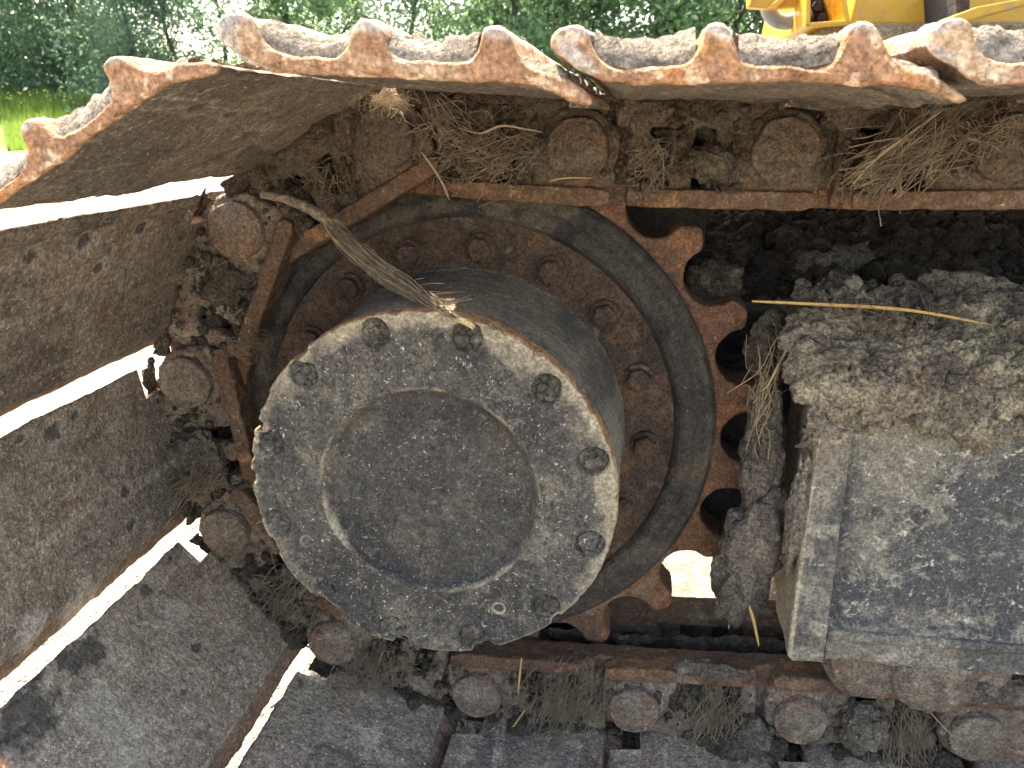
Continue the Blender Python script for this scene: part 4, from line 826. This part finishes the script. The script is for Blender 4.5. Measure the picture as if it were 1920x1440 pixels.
def trunk_mesh(seed, h, r, cl):
    rr = np.random.RandomState(seed); acc = Acc(); base = [np.array([0, 0, 0.])]
    for t in np.linspace(.15, .95, 6): base.append(np.array([rr.randn() * .12, rr.randn() * .12, h * t]))
    B_ = spline(base, 5); V, Q = tube_arr(B_, np.linspace(r, r * .25, len(B_)), 9); acc.add(V, Q)
    for i in range(14):
        c = cl[rr.randint(len(cl))]; s = B_[int(np.clip(c[2] / h * .75, .05, .9) * (len(B_) - 1))]; P = spline([s, (s + c) / 2 + rr.randn(3) * .15 + [0, 0, .1], c], 5)
        V, Q = tube_arr(P, np.linspace(r * .35, r * .08, len(P)), 6); acc.add(V, Q)
    return acc.mesh('trunk', M['trunk'])
VAR = []
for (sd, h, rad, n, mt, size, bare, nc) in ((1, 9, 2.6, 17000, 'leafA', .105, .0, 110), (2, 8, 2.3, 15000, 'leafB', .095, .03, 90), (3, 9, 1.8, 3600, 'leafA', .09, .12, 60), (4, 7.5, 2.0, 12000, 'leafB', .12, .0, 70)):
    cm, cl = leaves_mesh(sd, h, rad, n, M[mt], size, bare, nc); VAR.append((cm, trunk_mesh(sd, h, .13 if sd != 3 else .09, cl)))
TREES = [(-60, 26.5, 0, 1.0, 'dense dark tree at the left edge of the photo'), (150, 29, 0, 1.1, 'dense dark tree second from the left above the long grass'), (262, 25.5, 0, .8, 'lower dark bushy tree left of the thin trunks'),
         (340, 26.5, 2, 1.0, 'sparse thin tree with bare trunk against bright sky'), (425, 28, 2, 1.0, 'second sparse tree showing bright sky through its twigs'), (545, 27, 3, 1.0, 'pale green bushy tree above the upper left shoe'),
         (690, 29.5, 2, 1.1, 'thin leafy tree with light gaps above the second grouser'), (790, 27.5, 1, .85, 'light green tree behind the left shoe grousers'), (960, 26, 3, 1.1, 'bright leafy tree above the middle of the first shoe'), (1100, 28.5, 0, 1.0, 'dark full tree behind the overlap of two shoes'),
         (1230, 26, 3, 1.0, 'bright bushy tree left of the yellow machine body'), (1370, 27.5, 1, 1.1, 'green tree next to the yellow skirt'), (1500, 29, 0, 1.0, 'dark tree mostly hidden behind the yellow bracket'), (1750, 28, 1, 1, 'tree hidden behind the yellow body panel'),
         (60, 34, 3, 1.35, 'farther tree filling the gap right of the left edge'), (200, 35, 0, 1.3, 'farther dark tree between the two leftmost trees'), (1010, 34, 0, 1.35, 'farther dark tree above the gap between the upper shoes'), (1290, 35, 3, 1.3, 'farther tree left of the yellow skirt'), (620, 36, 1, 1.2, 'farther pale tree above the first grouser')]
for i, (px, y, vi, sc, lab) in enumerate(TREES):
    x_ = at(px, 200, y)[0]; r_ = bpy.data.objects.new('tree', None); COL.objects.link(r_)
    r_.location = (x_, y, float(gz(x_, y)) - .05); r_.scale = (sc, sc, sc); r_.rotation_euler = (0, 0, i * 1.9)
    r_['label'] = lab; r_['category'] = 'tree'; r_['group'] = 'trees beyond the field'
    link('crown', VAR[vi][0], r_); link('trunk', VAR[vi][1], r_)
rr = np.random.RandomState(9); n = 42000
px_ = rr.uniform(-40, 470, n); yy = rr.uniform(17, 25.5, n); X_ = np.interp(px_, [0, 480], [0, 1]); x0 = np.array([at(0, 200, y)[0] for y in (17, 25.5)]); x1 = np.array([at(480, 200, y)[0] for y in (17, 25.5)])
f_ = (yy - 17) / 8.5; xx = (x0[0] + (x0[1] - x0[0]) * f_) * (1 - X_) + (x1[0] + (x1[1] - x1[0]) * f_) * X_
hh = rr.uniform(.08, .22, n) + np.clip((yy - 22.5) / 3, 0, 1) * rr.uniform(.3, 1.0, n); an = rr.uniform(0, PI, n); w_ = rr.uniform(.008, .02, n)
B0 = np.stack([xx, yy, gz(xx, yy) - .02], 1); d_ = np.stack([np.cos(an), np.sin(an), 0 * an], 1) * w_[:, None]; tip = B0 + np.stack([rr.randn(n) * .12 * hh, rr.randn(n) * .12 * hh, hh], 1)
V = np.stack([B0 - d_, B0 + d_, tip], 1).reshape(-1, 3); o = link('meadow_grass', mesh_np('meadow_grass', V, None, M['grass'], False, T=np.arange(n * 3).reshape(-1, 3))); o['kind'] = 'stuff'; o['label'] = 'bright green and yellow long grass on the bank before the trees'; o['category'] = 'grass'
n = 500; sel = rr.randint(0, len(tip), n); sel = sel[hh[sel] > .5]; acc = Acc()
for j in sel:
    V, T = ICO[1]; acc.add(tip[j] + V * .03, T=T)
o = link('wild_flowers', acc.mesh('wild_flowers', M['flower'])); o['kind'] = 'stuff'; o['label'] = 'small yellow wild flowers in the long grass'; o['category'] = 'flowers'
